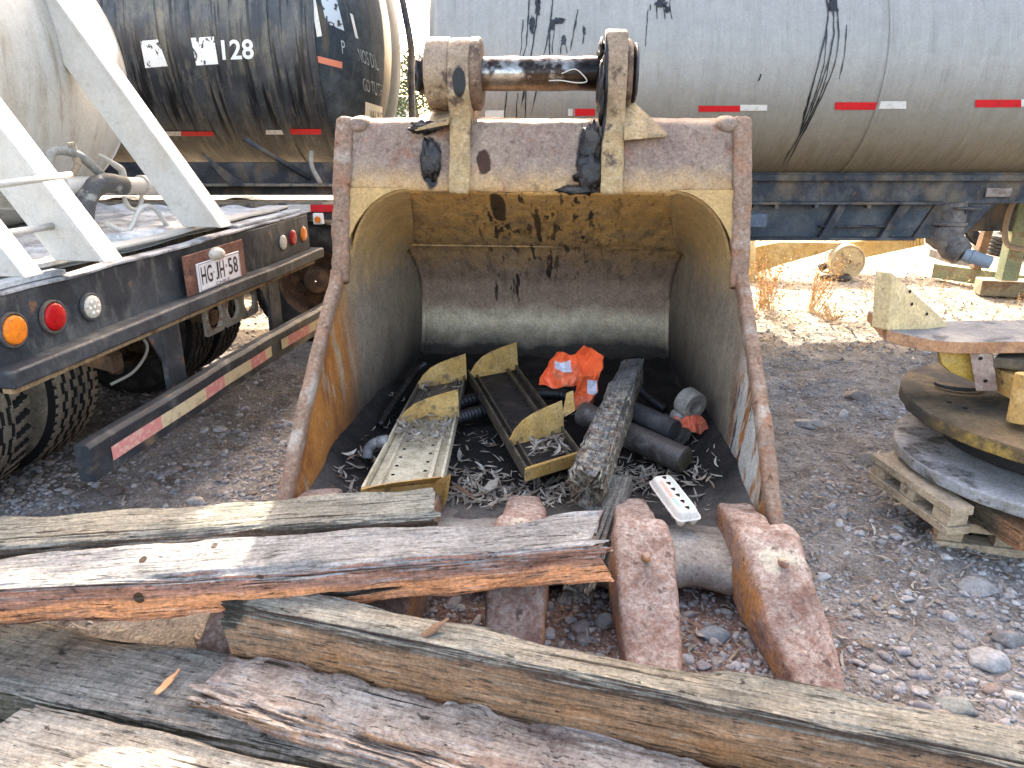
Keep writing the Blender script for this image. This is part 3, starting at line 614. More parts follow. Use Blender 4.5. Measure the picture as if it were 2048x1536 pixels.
splinter(985,972,.17,.13,.05,1.2,pm('grey_chip',(.30,.27,.22),bumps=((30,.5,(1,3,3),.005),)),'pale grey wood chunk on the leaf litter left of the rotten timber',0)
splinter(930,985,.17,.16,.025,-.9,m_spd,'long dark bark strip in the leaf litter left of the grey chunk')
# ------------------------------------------------------------------ surface projection helpers for the tanks
def cyl_hit(px,py,yc,zc,a,b_,off=.004):
    d=ray(px,py); A=(d.y/a)**2+(d.z/b_)**2; B=2*((-yc)*d.y/a**2+(CH-zc)*d.z/b_**2); C_=(yc/a)**2+((CH-zc)/b_)**2-1
    D=B*B-4*A*C_
    t=(-B-math.sqrt(max(D,0)))/(2*A); p=CAM+d*t; n=Vector((0,(p.y-yc)/a**2,(p.z-zc)/b_**2)).normalized(); return p+n*off
def ell_hit(px,py,c,r,off=.004):
    d=ray(px,py); o=CAM-Vector(c); dd=Vector([d[i]/r[i] for i in range(3)]); oo=Vector([o[i]/r[i] for i in range(3)])
    A=dd.dot(dd); B=2*dd.dot(oo); C_=oo.dot(oo)-1; D=max(B*B-4*A*C_,0); t=(-B-math.sqrt(D))/(2*A); p=CAM+d*t
    n=Vector([(p[i]-c[i])/r[i]**2 for i in range(3)]).normalized(); return p+n*off
def bil(q,u,v): # quad px: TL TR BR BL
    a=[q[0][i]*(1-u)+q[1][i]*u for i in (0,1)]; c=[q[3][i]*(1-u)+q[2][i]*u for i in (0,1)]
    return a[0]*(1-v)+c[0]*v, a[1]*(1-v)+c[1]*v
def patch(q,hit,name,mat,parent,nu=14,nv=4,off=.004,org=Vector()):
    b=MB(); b.grid(lambda u,v: hit(*bil(q,u,v),off)-org,nu,nv); return b.build(name,mat,parent,smooth=True)
def textmesh(txt,size=1,bold=0):
    cu=bpy.data.curves.new('t','FONT'); cu.body=txt; cu.size=size; cu.resolution_u=3; cu.offset=bold
    o=bpy.data.objects.new('t',cu); COL.objects.link(o); dg=bpy.context.evaluated_depsgraph_get(); dg.update()
    me=bpy.data.meshes.new_from_object(o.evaluated_get(dg)); bpy.data.objects.remove(o)
    bm=bmesh.new(); bm.from_mesh(me); bmesh.ops.triangulate(bm,faces=bm.faces)
    bmesh.ops.subdivide_edges(bm,edges=[e for e in bm.edges if e.calc_length()>.18*size],cuts=2)
    V=[v.co.copy() for v in bm.verts]; F=[[v.index for v in f.verts] for f in bm.faces]; bm.free()
    x0=min(v.x for v in V); x1=max(v.x for v in V); y0=min(v.y for v in V); y1=max(v.y for v in V)
    return [((v.x-x0)/(x1-x0),1-(v.y-y0)/(y1-y0)) for v in V],F
def text_on(txt,q,hit,name,mat,parent,off=.006,org=Vector(),bold=0):
    V,F=textmesh(txt,bold=bold); b=MB(); b.add([hit(*bil(q,u,v),off)-org for u,v in V],F); return b.build(name,mat,parent)
def quadrect(x0,y0,x1,y1): return [(x0,y0),(x1,y0),(x1,y1),(x0,y1)]
# shared paints
m_red=pm('reflective_red',(.55,.015,.02),[dict(c=(.25,.02,.02),s=30,t=(.55,.7),a=.6)],rough=.45,bumps=())
m_white=pm('reflective_white',(.62,.60,.55),[dict(c=(.4,.36,.28),s=25,t=(.5,.65),a=.6)],rough=.5,bumps=())
m_wpeel=pm('peeled_white_sticker',(.80,.79,.74),[dict(c=(.03,.03,.03),s=16,st=(1,.8,.6),t=(.56,.60),a=.95,dist=1.5)],rough=.6,bumps=())
m_wpaint=pm('white_stencil_paint',(.72,.74,.72),[dict(c=(.1,.1,.1),s=20,t=(.62,.68),a=.7)],rough=.6,bumps=())
m_wdim=pm('faded_lettering',(.34,.37,.37),[dict(c=(.06,.07,.08),s=14,t=(.48,.62),a=.9)],rough=.8,bumps=(),spec=.05)
m_orange=pm('faded_orange_sticker',(.60,.20,.12),[dict(c=(.35,.2,.15),s=20,t=(.55,.7),a=.5)],rough=.6,bumps=())
m_chas=pm('dusty_chassis_black',(.032,.035,.042),[dict(c=(.11,.105,.10),s=6,t=(.44,.64),a=.75),dict(c=(.16,.12,.075),s=3.5,st=(1,1,.6),t=(.5,.64),a=.7),dict(c=(.15,.07,.04),s=15,t=(.62,.7),a=.8)],rough=.75,bumps=((40,.3,(1,1,1),.004),),grit=0.25)
m_rub=pm('dusty_tyre_rubber',(.09,.075,.06),[dict(c=(.27,.22,.16),s=5,t=(.34,.58),a=.85),dict(c=(.10,.085,.07),s=40,t=(.5,.65),a=.6)],rough=.9,bumps=((50,.3,(1,1,1),.003),))
m_rubd=pm('dark_tyre_rubber',(.022,.021,.021),[dict(c=(.085,.075,.065),s=9,t=(.45,.65),a=.7)],rough=.85,bumps=((50,.3,(1,1,1),.003),))
m_groove=pm('bare_shaded_groove',(.012,.011,.011),bumps=())  # undusted rubber, coloured darker still for the shade in the grooves
m_rim=pm('rusty_wheel_rim',(.09,.055,.035),[dict(c=(.22,.12,.06),s=9,t=(.45,.62),a=.8),dict(c=(.02,.015,.012),s=5,t=(.55,.65),a=.8)],bumps=((40,.4,(1,1,1),.005),))
m_tar=pm('dripped_tar',(.010,.010,.011),rough=.35,bumps=((30,.3,(1,1,1),.003),),spec=.45)
def tyre_mb(R,W,kind,n=320,rin=None):
    rin=rin or R*.56; b=MB(); prof=[]                      # (x,r) half section, axis along X
    hw=W/2
    for t in np.linspace(0,1,9): prof.append((-hw*(.82+.20*math.sin(PI*t*.9)),rin+(R*.955-rin)*t))
    ntr=58
    for t in np.linspace(0,1,ntr): prof.append((-hw*.93+2*hw*.93*t,R*(1-.012*(2*t-1)**2)))
    for t in np.linspace(1,0,9): prof.append((hw*(.82+.20*math.sin(PI*t*.9)),rin+(R*.955-rin)*t))
    prof=prof; Rg=[]
    for i in range(n):
        th=2*PI*i/n; r=[]
        for k,(x,rr) in enumerate(prof):
            q=rr; tr=9<=k<9+ntr; u=x/hw
            if tr:
                if kind=='rib':
                    zz=.05*(1 if (i//5)%2 else -1)
                    if any(abs(u-g-zz)<.05 for g in (-.55,-.18,.18,.55)): q-=.020
                    if abs(u)>.78 and i%5==0: q-=.010
                elif kind=='lug':
                    if abs(u)>.34 and (i+int(abs(u)*6))%8<3: q-=.032
                    if abs(abs(u)-.16-.05*(1 if (i//8)%2 else -1))<.05: q-=.012
            elif kind=='lug' and rr>R*.86 and i%8<3: q-=.012
            r.append(Vector((x,math.cos(th)*q,math.sin(th)*q)))
        Rg.append(r)
    Rg.append(Rg[0]); b.rings(Rg,cap=False,close=False)
    for i,f in enumerate(b.f):
        c=[b.v[k] for k in f]; x=sum(p[0] for p in c)/4; rr=sum(math.hypot(p[1],p[2]) for p in c)/4
        if abs(x)<hw*.95 and R*.9<rr<R*(1-.012*(x/hw)**2)-.004: b.m[i]=1
    return b
def wheel(parent,c,R,W,kind,mat,M=None,rim=True,dish=.1,face=-1):
    t=tyre_mb(R,W,kind); t.v=[(p[0]+c[0],p[1]+c[1],p[2]+c[2]) for p in t.v]; o=t.build('tyre',[mat,m_groove],parent,smooth=True)
    if rim:
        b=MB(); Rg=[]; f=face
        for x,r in ((f*W*.40,R*.575),(f*W*.42,R*.555),(f*W*.30,R*.53),(f*(W*.30-dish),R*.50),(f*(W*.28-dish),R*.30),(f*(W*.30-dish),R*.28),(f*(W*.42-dish),R*.24),(f*(W*.62-dish),R*.20),(f*(W*.64-dish),R*.10),(f*(W*.64-dish),R*.01)):
            Rg.append([Vector((c[0]+x,c[1]+math.cos(2*PI*j/40)*r,c[2]+math.sin(2*PI*j/40)*r)) for j in range(40)])
        b.rings(Rg,cap=False)
        for j in range(8):
            a=2*PI*j/8; p=Vector((c[0]+f*(W*.28-dish),c[1]+math.cos(a)*R*.36,c[2]+math.sin(a)*R*.36)); b.tube([p,p+Vector((f*.03,0,0))],.016,8)
        b.build('rim',m_rim,o,smooth=False,bevel=.003)
    return o
# ------------------------------------------------------------------ RIGHT GREY TANKER
RO=Vector((-.6,6.35,0)); RP=dict(yc=6.35,zc=2.098,a=1.0,b_=.85)
rt=thing('tanker_trailer','grey aluminium tanker trailer streaked with black tar, standing right behind the bucket','tanker trailer',Matrix.Translation(RO))
m_grey=pm('grey_aluminium_tank',(.285,.275,.25),[dict(c=(.16,.16,.145),s=3,st=(5,.5,.5),t=(.42,.70),a=.35),dict(c=(.34,.33,.305),s=6,st=(7,.4,.4),t=(.54,.70),a=.4,off=3),
    dict(c=(.13,.12,.10),s=14,st=(4,.3,.3),t=(.56,.70),a=.35,off=5),
    dict(c=(.24,.185,.105),g=[(2,2.0,1.42,.22,4,(4,.6,.6))],a=.85),dict(c=(.17,.12,.065),s=6,st=(7,.6,.6),t=(.46,.60),g=[(2,1.68,1.36,.1,5)],a=.8),dict(c=(.13,.09,.05),g=[(2,1.33,1.26,.04,6)],a=.8)],rough=.55,metal=.15,bumps=((1.3,.25,(1,1,1),.05),(30,.12,(1,1,1),.004)),spec=.4,grit=0.12)
def tank(parent,L,a,b_,zc,mat,h0=.22,h1=.22,seams=(),org=0,name='tank'):
    b=MB(); R=[]; n=96
    xs=[(-h0*math.cos(t)+h0,math.sin(t)**.55) for t in np.linspace(.02,PI/2,16)]
    body=[(h0+(L-h0-h1)*t,1) for t in np.linspace(0,1,60)[1:-1]]
    xe=[(L-h1+h1*math.sin(t),math.cos(t)**.55) for t in np.linspace(0,PI/2-.02,16)]
    for x,s_ in xs+body+xe:
        R.append([Vector((org+x,math.cos(2*PI*j/n)*a*s_,zc+math.sin(2*PI*j/n)*b_*s_)) for j in range(n)])
    b.rings(R); o=b.build(name,mat,parent,smooth=True)
    for sx in seams:
        b=MB(); b.tube([(sx,math.cos(2*PI*j/96)*(a+.002),zc+math.sin(2*PI*j/96)*(b_+.002)) for j in range(97)],.012,6,cap=False); b.build('weld_seam',mat,o,smooth=True)
    return o
rtank=tank(rt,9.5,RP['a'],RP['b_'],RP['zc'],m_grey,h0=.12,seams=(3.1,6.4))
hr=lambda px,py,off=.004: cyl_hit(px,py,off=off,**RP)
for q,m,nm in (((1397,211,1480,223),m_red,'reflective_tape'),((1480,209,1534,221),m_white,'reflective_tape'),((1670,204,1755,219),m_red,'reflective_tape'),((1755,202,1812,217),m_white,'reflective_tape'),((1950,199,2042,214),m_red,'reflective_tape'),((2042,198,2100,213),m_white,'reflective_tape'),
    ((1145,217,1190,231),m_red,'reflective_tape'),((1136,217,1150,231),m_white,'reflective_tape'),((1240,212,1265,226),m_white,'reflective_tape'),((970,220,1008,234),m_white,'reflective_tape'),((882,226,930,237),m_red,'reflective_tape')):
    patch(quadrect(q[0],q[1],q[2],q[3]),hr,nm,m,rt,org=RO,off=.005)
drips=[((1079,-20),(1068,75),(1042,215),2.2),((1060,-20),(1052,90),(1040,125),1.6),((1107,-20),(1098,60),(1062,230),1.4),((1046,40),(1042,100),(1036,160),1.2),((1156,20),(1148,60),(1140,105),1.6),((1112,35),(1100,60),(1099,118),2),((1110,45),(1106,80),(1104,110),1.2),((1128,70),(1132,90),(1134,108),1.3),((1128,75),(1122,95),(1121,110),1.6),((1168,58),(1167,75),(1165,90),1.8),
 ((1296,20),(1292,70),(1290,95),1.3),((1300,10),(1300,18),(1301,22),1.4),((1650,-20),(1652,60),(1598,270),2.2),((1662,-20),(1664,90),(1612,250),1.8),((1672,-20),(1668,130),(1565,345),1.7),((1668,60),(1640,190),(1560,335),1.6),((1655,40),(1642,150),(1588,295),1.6),((1693,50),(1688,110),(1678,160),1.4),((1522,148),(1520,155),(1516,162),2.2),((1325,-10),(1328,25),(1330,40),1.6),((1312,12),(1314,28),(1314,40),1.4),((1341,-10),(1340,18),(1344,40),1.3),
 ((1015,175),(1005,260),(1000,300),1.4),((1035,185),(1030,280),(1028,330),1.3),((1052,180),(1050,250),(1049,310),1.3)]
for p0,p1,p2,wd in drips:
    b=MB(); P=smooth_path([(*p0,0),(*p1,0),(*p2,0)],30); L_=[];R_=[]
    for i,p in enumerate(P):
        k=wd*(.45+1.1*abs(noise.noise(Vector((p.x*.05,p.y*.06,wd)))))*(1 if i<27 else 1.3-.3*(i-26)); wx=1.6*noise.noise(Vector((0,p.y*.05,p0[0])))
        L_.append(hr(p.x-k+wx,p.y,.006)-RO); R_.append(hr(p.x+k+wx,p.y,.006)-RO)
    b.add([v for pr in zip(L_,R_) for v in pr],[(2*i,2*i+1,2*i+3,2*i+2) for i in range(len(P)-1)]); b.build('tar_drip',m_tar,rtank,smooth=True)
for cx,cy,rx_,ry_ in ((1075,10,5,26),(1118,42,12,6),(1064,50,5,18),(1128,80,5,9),(1104,50,5,10),(1665,8,9,20),(1322,8,12,9),(1335,20,6,6),(1168,62,3,8)):
    b=MB(); V=[hr(cx,cy,.0065)-RO]+[hr(cx+math.cos(a)*rx_*(1+.9*noise.noise(Vector((math.cos(a)*3,math.sin(a)*3,cx)))),cy+math.sin(a)*ry_*(1+1.1*noise.noise(Vector((math.cos(a)*3,math.sin(a)*3,cy)))),.0065)-RO for a in np.linspace(0,2*PI,29)[:-1]]
    b.add(V,[(0,i+1,(i+1)%28+1) for i in range(28)]); b.build('tar_splash',m_tar,rtank,smooth=True)
def rb(px0,py0,px1,py1,Y,dep):    # box from a pixel rectangle at depth Y, in trailer space
    p=atY(px0,py0,Y)-RO; q=atY(px1,py1,Y)-RO; return (min(p.x,q.x),p.y,min(p.z,q.z)),(max(p.x,q.x),p.y+dep,max(p.z,q.z))
def rpart(name,mat,*bs,bevel=.004):
    b=MB()
    for x in bs: b.box(*x)
    return b.build(name,mat,rt,bevel=bevel)
rpart('frame_rail',m_chas,((.4,-.52,1.13),(9.2,-.44,1.36)),((.4,-.56,1.30),(9.2,-.36,1.345)))
rpart('frame_rail',m_chas,((.4,.44,1.13),(9.2,.52,1.36)))
rpart('lower_flange',m_chas,((.4,-.60,1.128),(3.9,-.42,1.148)),((2.0,-.6,1.148),(2.03,-.52,1.17)),((2.6,-.6,1.10),(2.63,-.54,1.13)),((2.9,-.6,1.10),(2.93,-.54,1.13)),((3.3,-.6,1.10),(3.33,-.54,1.13)))
# tapered side panel with ribs
b=MB(); z1=1.125; z0=.865
b.prism([(.6,-.50,z0),(3.72,-.50,z0),(3.86,-.50,z1),(.6,-.50,z1)],(0,.03,0)); sp=b.build('side_panel',pm('dusty_blue_black_panel',(.04,.05,.062),[dict(c=(.10,.10,.095),s=4,t=(.42,.62),a=.8),dict(c=(.17,.14,.10),s=9,t=(.56,.68),a=.6)],rough=.7,bumps=((30,.2,(1,1,1),.003),)),rt,bevel=.003)
for x0,x1 in ((3.10,3.17),(3.57,3.66),(2.45,2.50)):
    b=MB(); b.prism([(x0-.12,-.56,z0),(x0-.06,-.56,z0),(x1,-.56,z1),(x0,-.56,z1)],(0,.06,0)); b.build('panel_rib',m_chas,rt,bevel=.003)
rpart('panel_flange',m_chas,((.6,-.57,z0-.012),(3.73,-.47,z0+.01)),((2.98,-.55,.955),(3.52,-.50,.965)))
rpart('far_shadow_panel',m_chas,((1.9,.82,.56),(2.85,.86,1.5)),((2.85,.82,.80),(3.6,.86,1.5)),((3.6,.82,.74),(9.0,.86,1.5)),((.0,.82,.7),(1.9,.86,1.5)))  # added panel, lower edge stepped to shape the shadow on the ground
b=MB(); b.prism([(3.88,-.5,1.14),(4.35,-.5,1.14),(4.22,-.5,.98),(4.12,-.5,.86),(3.74,-.5,.86)],(0,.05,0)); b.build('hanger_plate',m_chas,rt,bevel=.004)
rpart('tool_box',pm('blue_grey_box',(.10,.12,.15),bumps=((30,.2,(1,1,1),.003),)),((1.95,-.75,.98),(2.50,-.62,1.075)))
rpart('patch_plate',pm('rusty_grey_patch',(.25,.20,.17),[dict(c=(.13,.08,.05),s=10,t=(.48,.6))]),rb(1975,376,2022,394,5.80,.02))
# discharge valve and outlet under the rail
vx=atY(1893,480,5.9)-RO
b=MB(); b.tube([(vx.x-.02,-.45,1.14),(vx.x,-.45,1.0),(vx.x,-.45,.93)],.11,20); b.tube([(vx.x-.03,-.45,.99),(vx.x-.03,-.45,.965)],.15,20); b.tube([(vx.x-.03,-.45,.93),(vx.x-.03,-.47,.87),(vx.x-.01,-.5,.82)],[.13,.14,.10],20)
b.tube([(vx.x-.03,-.45,.88),(vx.x+.02,-.55,.79),(vx.x+.06,-.6,.75)],[.10,.11,.09],20)
b.build('valve_body',pm('dusty_cast_valve',(.12,.105,.095),[dict(c=(.24,.20,.16),s=9,t=(.45,.62),a=.8),dict(c=(.05,.04,.03),s=16,t=(.55,.66),a=.7)]),rt,smooth=False,bevel=.006)
b=MB(); b.tube([(vx.x+.06,-.6,.755),(vx.x+.24,-.68,.70)],.05,20); b.tube([(vx.x+.11,-.62,.74),(vx.x+.13,-.63,.734)],.058,20); b.build('outlet_pipe',pm('grey_plastic',(.22,.25,.28),bumps=()),rt,bevel=.004)
b=MB(); hw=[(vx.x+.05+.10*math.cos(t),-.56+.05*math.sin(t),1.10) for t in np.linspace(0,2*PI,33)]; b.tube(hw,.010,8,cap=False); b.tube([(vx.x-.05,-.56,1.10),(vx.x+.15,-.56,1.10)],.008,8); b.tube([(vx.x+.05,-.56,1.1),(vx.x+.05,-.5,1.0)],.012,8); b.build('hand_wheel',m_chas,rt,smooth=True)
# legs and axles carry the trailer (behind the bucket and beyond the frame)
for y in (-.42,.5):
    b=MB(); b.box((1.25,y-.05,.03),(1.36,y+.05,1.2)); b.box((1.15,y-.12,.0),(1.46,y+.12,.03)); b.build('landing_leg',m_chas,rt,bevel=.005)
for x in (6.6,7.9):
    for y in (-.75,.85):
        o=tyre_mb(.5,.28,'rib',120); o.v=[(p[1]+x,p[0]+y,p[2]+.5) for p in o.v]; o.build('tyre',[m_rubd,m_groove],rt,smooth=True)
# unseen slab added above the tank to keep sun off the foreground
b=MB(); b.box((.9,-.05,3.36),(9.0,.60,3.40)); b.box((.9,.56,3.40),(9.0,.60,4.0)); b.build('sun_blocker',m_chas,rt,bevel=.004)
for x in np.arange(2,9,1.2):
    b=MB(); b.box((x,0,2.85),(x+.04,.5,3.358)); b.build('sun_blocker_bracket',m_chas,rt)
# ------------------------------------------------------------------ LEFT BLACK TANKER
LO=Vector((-1.46,7.1,0)); LP=dict(yc=7.1,zc=2.34,a=1.1,b_=.99)
lt=thing('tanker_trailer','dirty black tanker trailer with number 128, behind the white truck at the left','tanker trailer',Matrix.Translation(LO))
m_black=pm('oily_black_tank',(.028,.031,.036),[dict(c=(.085,.09,.095),s=3,t=(.45,.62),a=.6),dict(c=(.19,.17,.125),s=2.6,st=(5,.5,.5),t=(.50,.66),g=[(0,.3,-1.2,1.2,1.2)],a=.55),
    dict(c=(.25,.22,.155),s=1.7,st=(1.5,.8,.8),t=(.46,.62),g=[(2,2.05,2.35,.5,2),(0,.2,-.9,.8,1.5)],a=.7),
    dict(c=(.15,.135,.10),s=9,st=(2.2,.5,.5),t=(.52,.62),a=.55,off=2),dict(c=(.008,.008,.009),s=4.5,st=(6,.35,.35),t=(.52,.585),a=.9,off=6,r=.3),
    dict(c=(.12,.095,.055),g=[(2,1.46,1.38,.06,4)],a=.7)],rough=.45,bumps=((25,.25,(1,.5,.5),.004),(5,.3,(6,.4,.4),.01)),spec=.4,grit=0.25)
m_head=pm('blue_black_tank_head',(.035,.045,.054),[dict(c=(.10,.115,.12),s=4,t=(.45,.62),a=.6),dict(c=(.09,.075,.055),s=3,st=(1,6,.3),t=(.56,.64),a=.8),dict(c=(.008,.008,.008),loc=((.3,-.38,2.3),(.6,.10,1.2),.25),a=.93,r=.3),dict(c=(.09,.08,.06),s=7,st=(1,4,.3),t=(.58,.66),a=.7,off=3)],rough=.8,bumps=((25,.2,(1,1,1),.004),),spec=.08,grit=0.2)
b=MB(); n=96
b.rings([[Vector((x,math.cos(2*PI*j/n)*1.1,2.34+math.sin(2*PI*j/n)*.99)) for j in range(n)] for x in np.linspace(-7.5,0,60)],cap=True); b.build('tank',m_black,lt,smooth=False).data.polygons.foreach_set('use_smooth',[len(f)<5 for f in b.f])
HB=.46; b=MB()
b.rings([[Vector((HB*math.sin(t),math.cos(2*PI*j/n)*1.1*math.cos(t),2.34+math.sin(2*PI*j/n)*.99*math.cos(t))) for j in range(n)] for t in np.linspace(0,PI/2-.01,30)],cap=False); b.build('tank_head',m_head,lt,smooth=True)
for x,mt in ((-.02,m_black),(-.36,m_black)):
    b=MB(); b.rings([[Vector((x+dx,math.cos(2*PI*j/n)*(1.1+dr_),2.34+math.sin(2*PI*j/n)*(.99+dr_))) for j in range(n)] for dx,dr_ in ((-.03,.0),(-.028,.018),(.028,.018),(.03,0))],cap=False); b.build('tank_band',mt,lt,smooth=False,bevel=.003)
hl=lambda px,py,off=.004: cyl_hit(px,py,off=off,**LP)
hh=lambda px,py,off=.004: ell_hit(px,py,(LO.x,LO.y,2.34),(HB,1.1,.99),off)
for q,m in (((318,262,362,271),m_white),((362,262,427,271),m_red),((532,259,577,268),m_white),((577,257,642,268),m_red),((155,264,208,273),pm('dirty_red_tape',(.16,.03,.025),[dict(c=(.05,.04,.03),s=9,t=(.45,.6))],bumps=()))):
    patch(quadrect(*q),hl,'reflective_tape',m,lt,org=LO,off=.005)
patch([(281,82),(316,79),(336,132),(291,136)],hl,'peeled_sticker',m_wpeel,lt,org=LO); patch([(382,76),(428,73),(437,128),(393,131)],hl,'peeled_sticker',m_wpeel,lt,org=LO)
text_on('128',[(442,80),(506,78),(509,118),(446,120)],hl,'number_128',m_wpaint,lt,org=LO,bold=.02,off=.006)
patch([(619,-20),(628,-20),(644,72),(634,74)],hh,'white_strip',m_white,lt,org=LO)
patch([(638,-18),(672,-5),(688,62),(652,46)],hh,'placard',pm('blue_white_placard',(.42,.47,.50),[dict(c=(.05,.05,.05),s=16,t=(.58,.62))],bumps=()),lt,org=LO); patch([(699,26),(705,30),(716,78),(710,75)],hh,'placard',m_white,lt,org=LO)
patch([(625,109),(684,124),(684,137),(625,122)],hh,'orange_sticker',m_orange,lt,org=LO)
text_on('P',[(681,80),(688,82),(690,108),(684,107)],hh,'lettering',m_wdim,lt,org=LO)
text_on('NOS DIL',[(714,96),(751,110),(757,142),(717,122)],hh,'lettering',m_wdim,lt,org=LO)
text_on('GO TUTF',[(724,155),(762,169),(764,196),(726,180)],hh,'lettering',m_wdim,lt,org=LO)
patch([(730,203),(764,214),(764,249),(729,240)],hh,'name_sticker',pm('cream_sticker',(.62,.60,.50),bumps=()),lt,org=LO)
text_on('VALXO',[(737,218),(764,225),(764,243),(738,237)],hh,'lettering',m_chas,lt,org=LO,off=.009)
# ladder pipe and lamps beyond the head
b=MB(); b.tube(smooth_path([(.34,1.0,3.2),(.38,.98,2.9),(.46,.9,2.45),(.45,.9,2.2),(.44,.9,1.65)],20),.035,10); b.build('vent_pipe',m_chas,lt,smooth=True)
for p in ((776,128),(780,150)):
    q=atY(p[0],p[1],7.85)-LO; b=MB(); V,F=ico(2); b.add([(q.x+v[0]*.022,q.y+v[1]*.03,q.z+v[2]*.045) for v in V],[tuple(f) for f in F]); b.build('red_lamp',m_red,lt,smooth=True)
# frame, deck edge, bumper, wheels
def lpart(name,mat,*bs,bevel=.004):
    b=MB()
    for x in bs: b.box(*x)
    return b.build(name,mat,lt,bevel=bevel)
lpart('frame_rail',m_chas,((-7,-1.02,1.17),(.05,-.9,1.42)),((-7,.9,1.1),(.05,1.02,1.42)))
lpart('side_ledge',pm('sandy_ledge',(.22,.19,.14),[dict(c=(.05,.05,.05),s=8,t=(.5,.62))]),((-7,-1.12,1.245),(.05,-.9,1.262)),((-7,-1.25,1.10),(.08,-.9,1.125)))
lpart('skirt',m_chas,((-7,-1.22,1.0),(.08,-1.16,1.10)))
b=MB(); b.tube([(-.14,-1.02,1.30),(-.6,-1.12,1.60)],.02,8); b.build('strut',m_chas,lt,smooth=True)
b=MB(); b.prism([(-.75,-1.13,1.25),(-.62,-1.13,1.25),(-.95,-1.1,1.50)],(0,.02,0)); b.build('bracket',m_chas,lt)
b=MB(); b.tube(smooth_path([(-.12,-1.0,1.50),(-.10,-1.1,1.40),(-.03,-1.15,1.27)],12),.018,8); b.build('bent_bar',pm('pale_bar',(.3,.27,.22)),lt,smooth=True)
q0=atY(575,409,5.85)-LO;q1=atY(622,424,5.85)-LO;q2=atY(720,424,5.85)-LO
lpart('bumper_tape',m_white,((q0.x,q0.y-.01,q1.z),(q1.x,q0.y,q0.z))); lpart('bumper_tape',m_red,((q1.x,q0.y-.01,q1.z),(q2.x,q0.y,q0.z)))
q=atY(637,438,5.84)-LO; lpart('marker_lamp_housing',m_wpeel,((q.x-.04,q.y-.02,q.z-.04),(q.x+.04,q.y+.02,q.z+.045)),bevel=.01)
b=MB(); b.tube([(q.x,q.y-.04,q.z),(q.x,q.y-.02,q.z)],.024,20); b.build('marker_lamp',pm('amber_lens',(.75,.20,.02),rough=.3,bumps=()),lt,bevel=.003)
for x in (-.15,-1.4,-2.65):
    for y in (-1.05,.95):
        ob=tyre_mb(.5,.27,'rib',200 if y<0 else 90); ob.v=[(p[1]+x,p[0]+y,p[2]+.49) for p in ob.v]; t_=ob.build('tyre',[m_rubd,m_groove],lt,smooth=True)
        if y<0:
            b=MB(); Rg=[]
            for yy,r in ((-.11,.285),(-.10,.27),(.02,.25),(.05,.24),(.06,.13),(.0,.12),(-.04,.10),(-.05,.05),(-.05,.005)): Rg.append([Vector((x+math.cos(2*PI*j/40)*r,y+yy,.49+math.sin(2*PI*j/40)*r)) for j in range(40)])
            b.rings(Rg,cap=False)
            for j in range(8): b.tube([(x+.185*math.cos(j*PI/4),y+.055,.49+.185*math.sin(j*PI/4)),(x+.185*math.cos(j*PI/4),y+.02,.49+.185*math.sin(j*PI/4))],.015,8)
            b.build('rim',m_rim,t_,bevel=.003)
# ------------------------------------------------------------------ WHITE TANK TRUCK (rear end, left)
TX=Vector((.149,.989,0)).normalized(); TM=frame(Vector((-1.81,2.59,0)),TX)
truck=thing('tank_truck','white tank truck seen from behind, black tail board with round lamps and licence plate','tank truck',TM)
m_tail=pm('scuffed_black_tail',(.022,.025,.030),[dict(c=(.085,.09,.095),s=3,t=(.46,.70),a=.75),dict(c=(.13,.125,.11),s=5,st=(1.5,1,.6),t=(.54,.66),a=.7),dict(c=(.20,.14,.08),s=4,t=(.5,.6),g=[(2,.50,.40,.1,8)],a=.7),dict(c=(.02,.022,.03),s=9,t=(.58,.68),a=.8),dict(c=(.17,.08,.04),s=12,t=(.64,.70),a=.8)],rough=.6,bumps=((30,.25,(1,1,1),.004),(3,.3,(1,1,1),.03)),grit=0.25)
m_wht=pm('old_white_paint',(.44,.435,.405),[dict(c=(.36,.33,.27),s=3,t=(.48,.66),a=.7),dict(c=(.30,.13,.06),s=9,t=(.66,.71),a=.9),dict(c=(.30,.28,.25),s=20,t=(.58,.68),a=.5)],rough=.5,bumps=((8,.15,(1,1,1),.01),),grit=0.1)
m_cream=pm('cream_tank_paint',(.40,.39,.35),[dict(c=(.30,.27,.21),s=3,st=(3,3,.5),t=(.46,.64),a=.7),dict(c=(.24,.20,.14),s=5,st=(4,4,.4),t=(.6,.68),a=.6)],rough=.5,bumps=((3,.3,(1,1,1),.02),),grit=0.12)
m_deck=pm('chipped_deck_paint',(.40,.42,.43),[dict(c=(.16,.16,.17),s=5,st=(1,1,1),t=(.5,.6),a=.8),dict(c=(.62,.63,.62),s=4,t=(.55,.62),a=.7,off=4),dict(c=(.15,.08,.05),s=12,t=(.62,.68),a=.8)],rough=.6,grit=0.25)
m_hole=pm('deep_black',(.01,.01,.01),bumps=())
def tb(name,mat,*bs,bevel=.006,parent=None,dent=0):
    b=MB()
    for x in bs:
        if dent:
            (x0,y0,z0),(x1,y1,z1)=x; n=60
            R=[]
            for i in range(n+1):
                X_=x0+(x1-x0)*i/n; dy=dent*noise.noise(Vector((X_*2.1,0,z0*3))); dz=dent*.5*noise.noise(Vector((X_*3.3,5,z0*3)))
                R.append([Vector((X_,y+dy,z+dz)) for y,z in ((y0,z0),(y1,z0),(y1,z1),(y0,z1))])
            b.rings(R)
        else: b.box(*x)
    return b.build(name,mat,parent or truck,bevel=bevel)
tail=tb('tail_board',m_tail,((-.10,0,.87),(2.66,.05,1.125)),dent=.02)
tb('end_plate',m_tail,((2.03,-.012,.885),(2.62,-.004,1.12)))
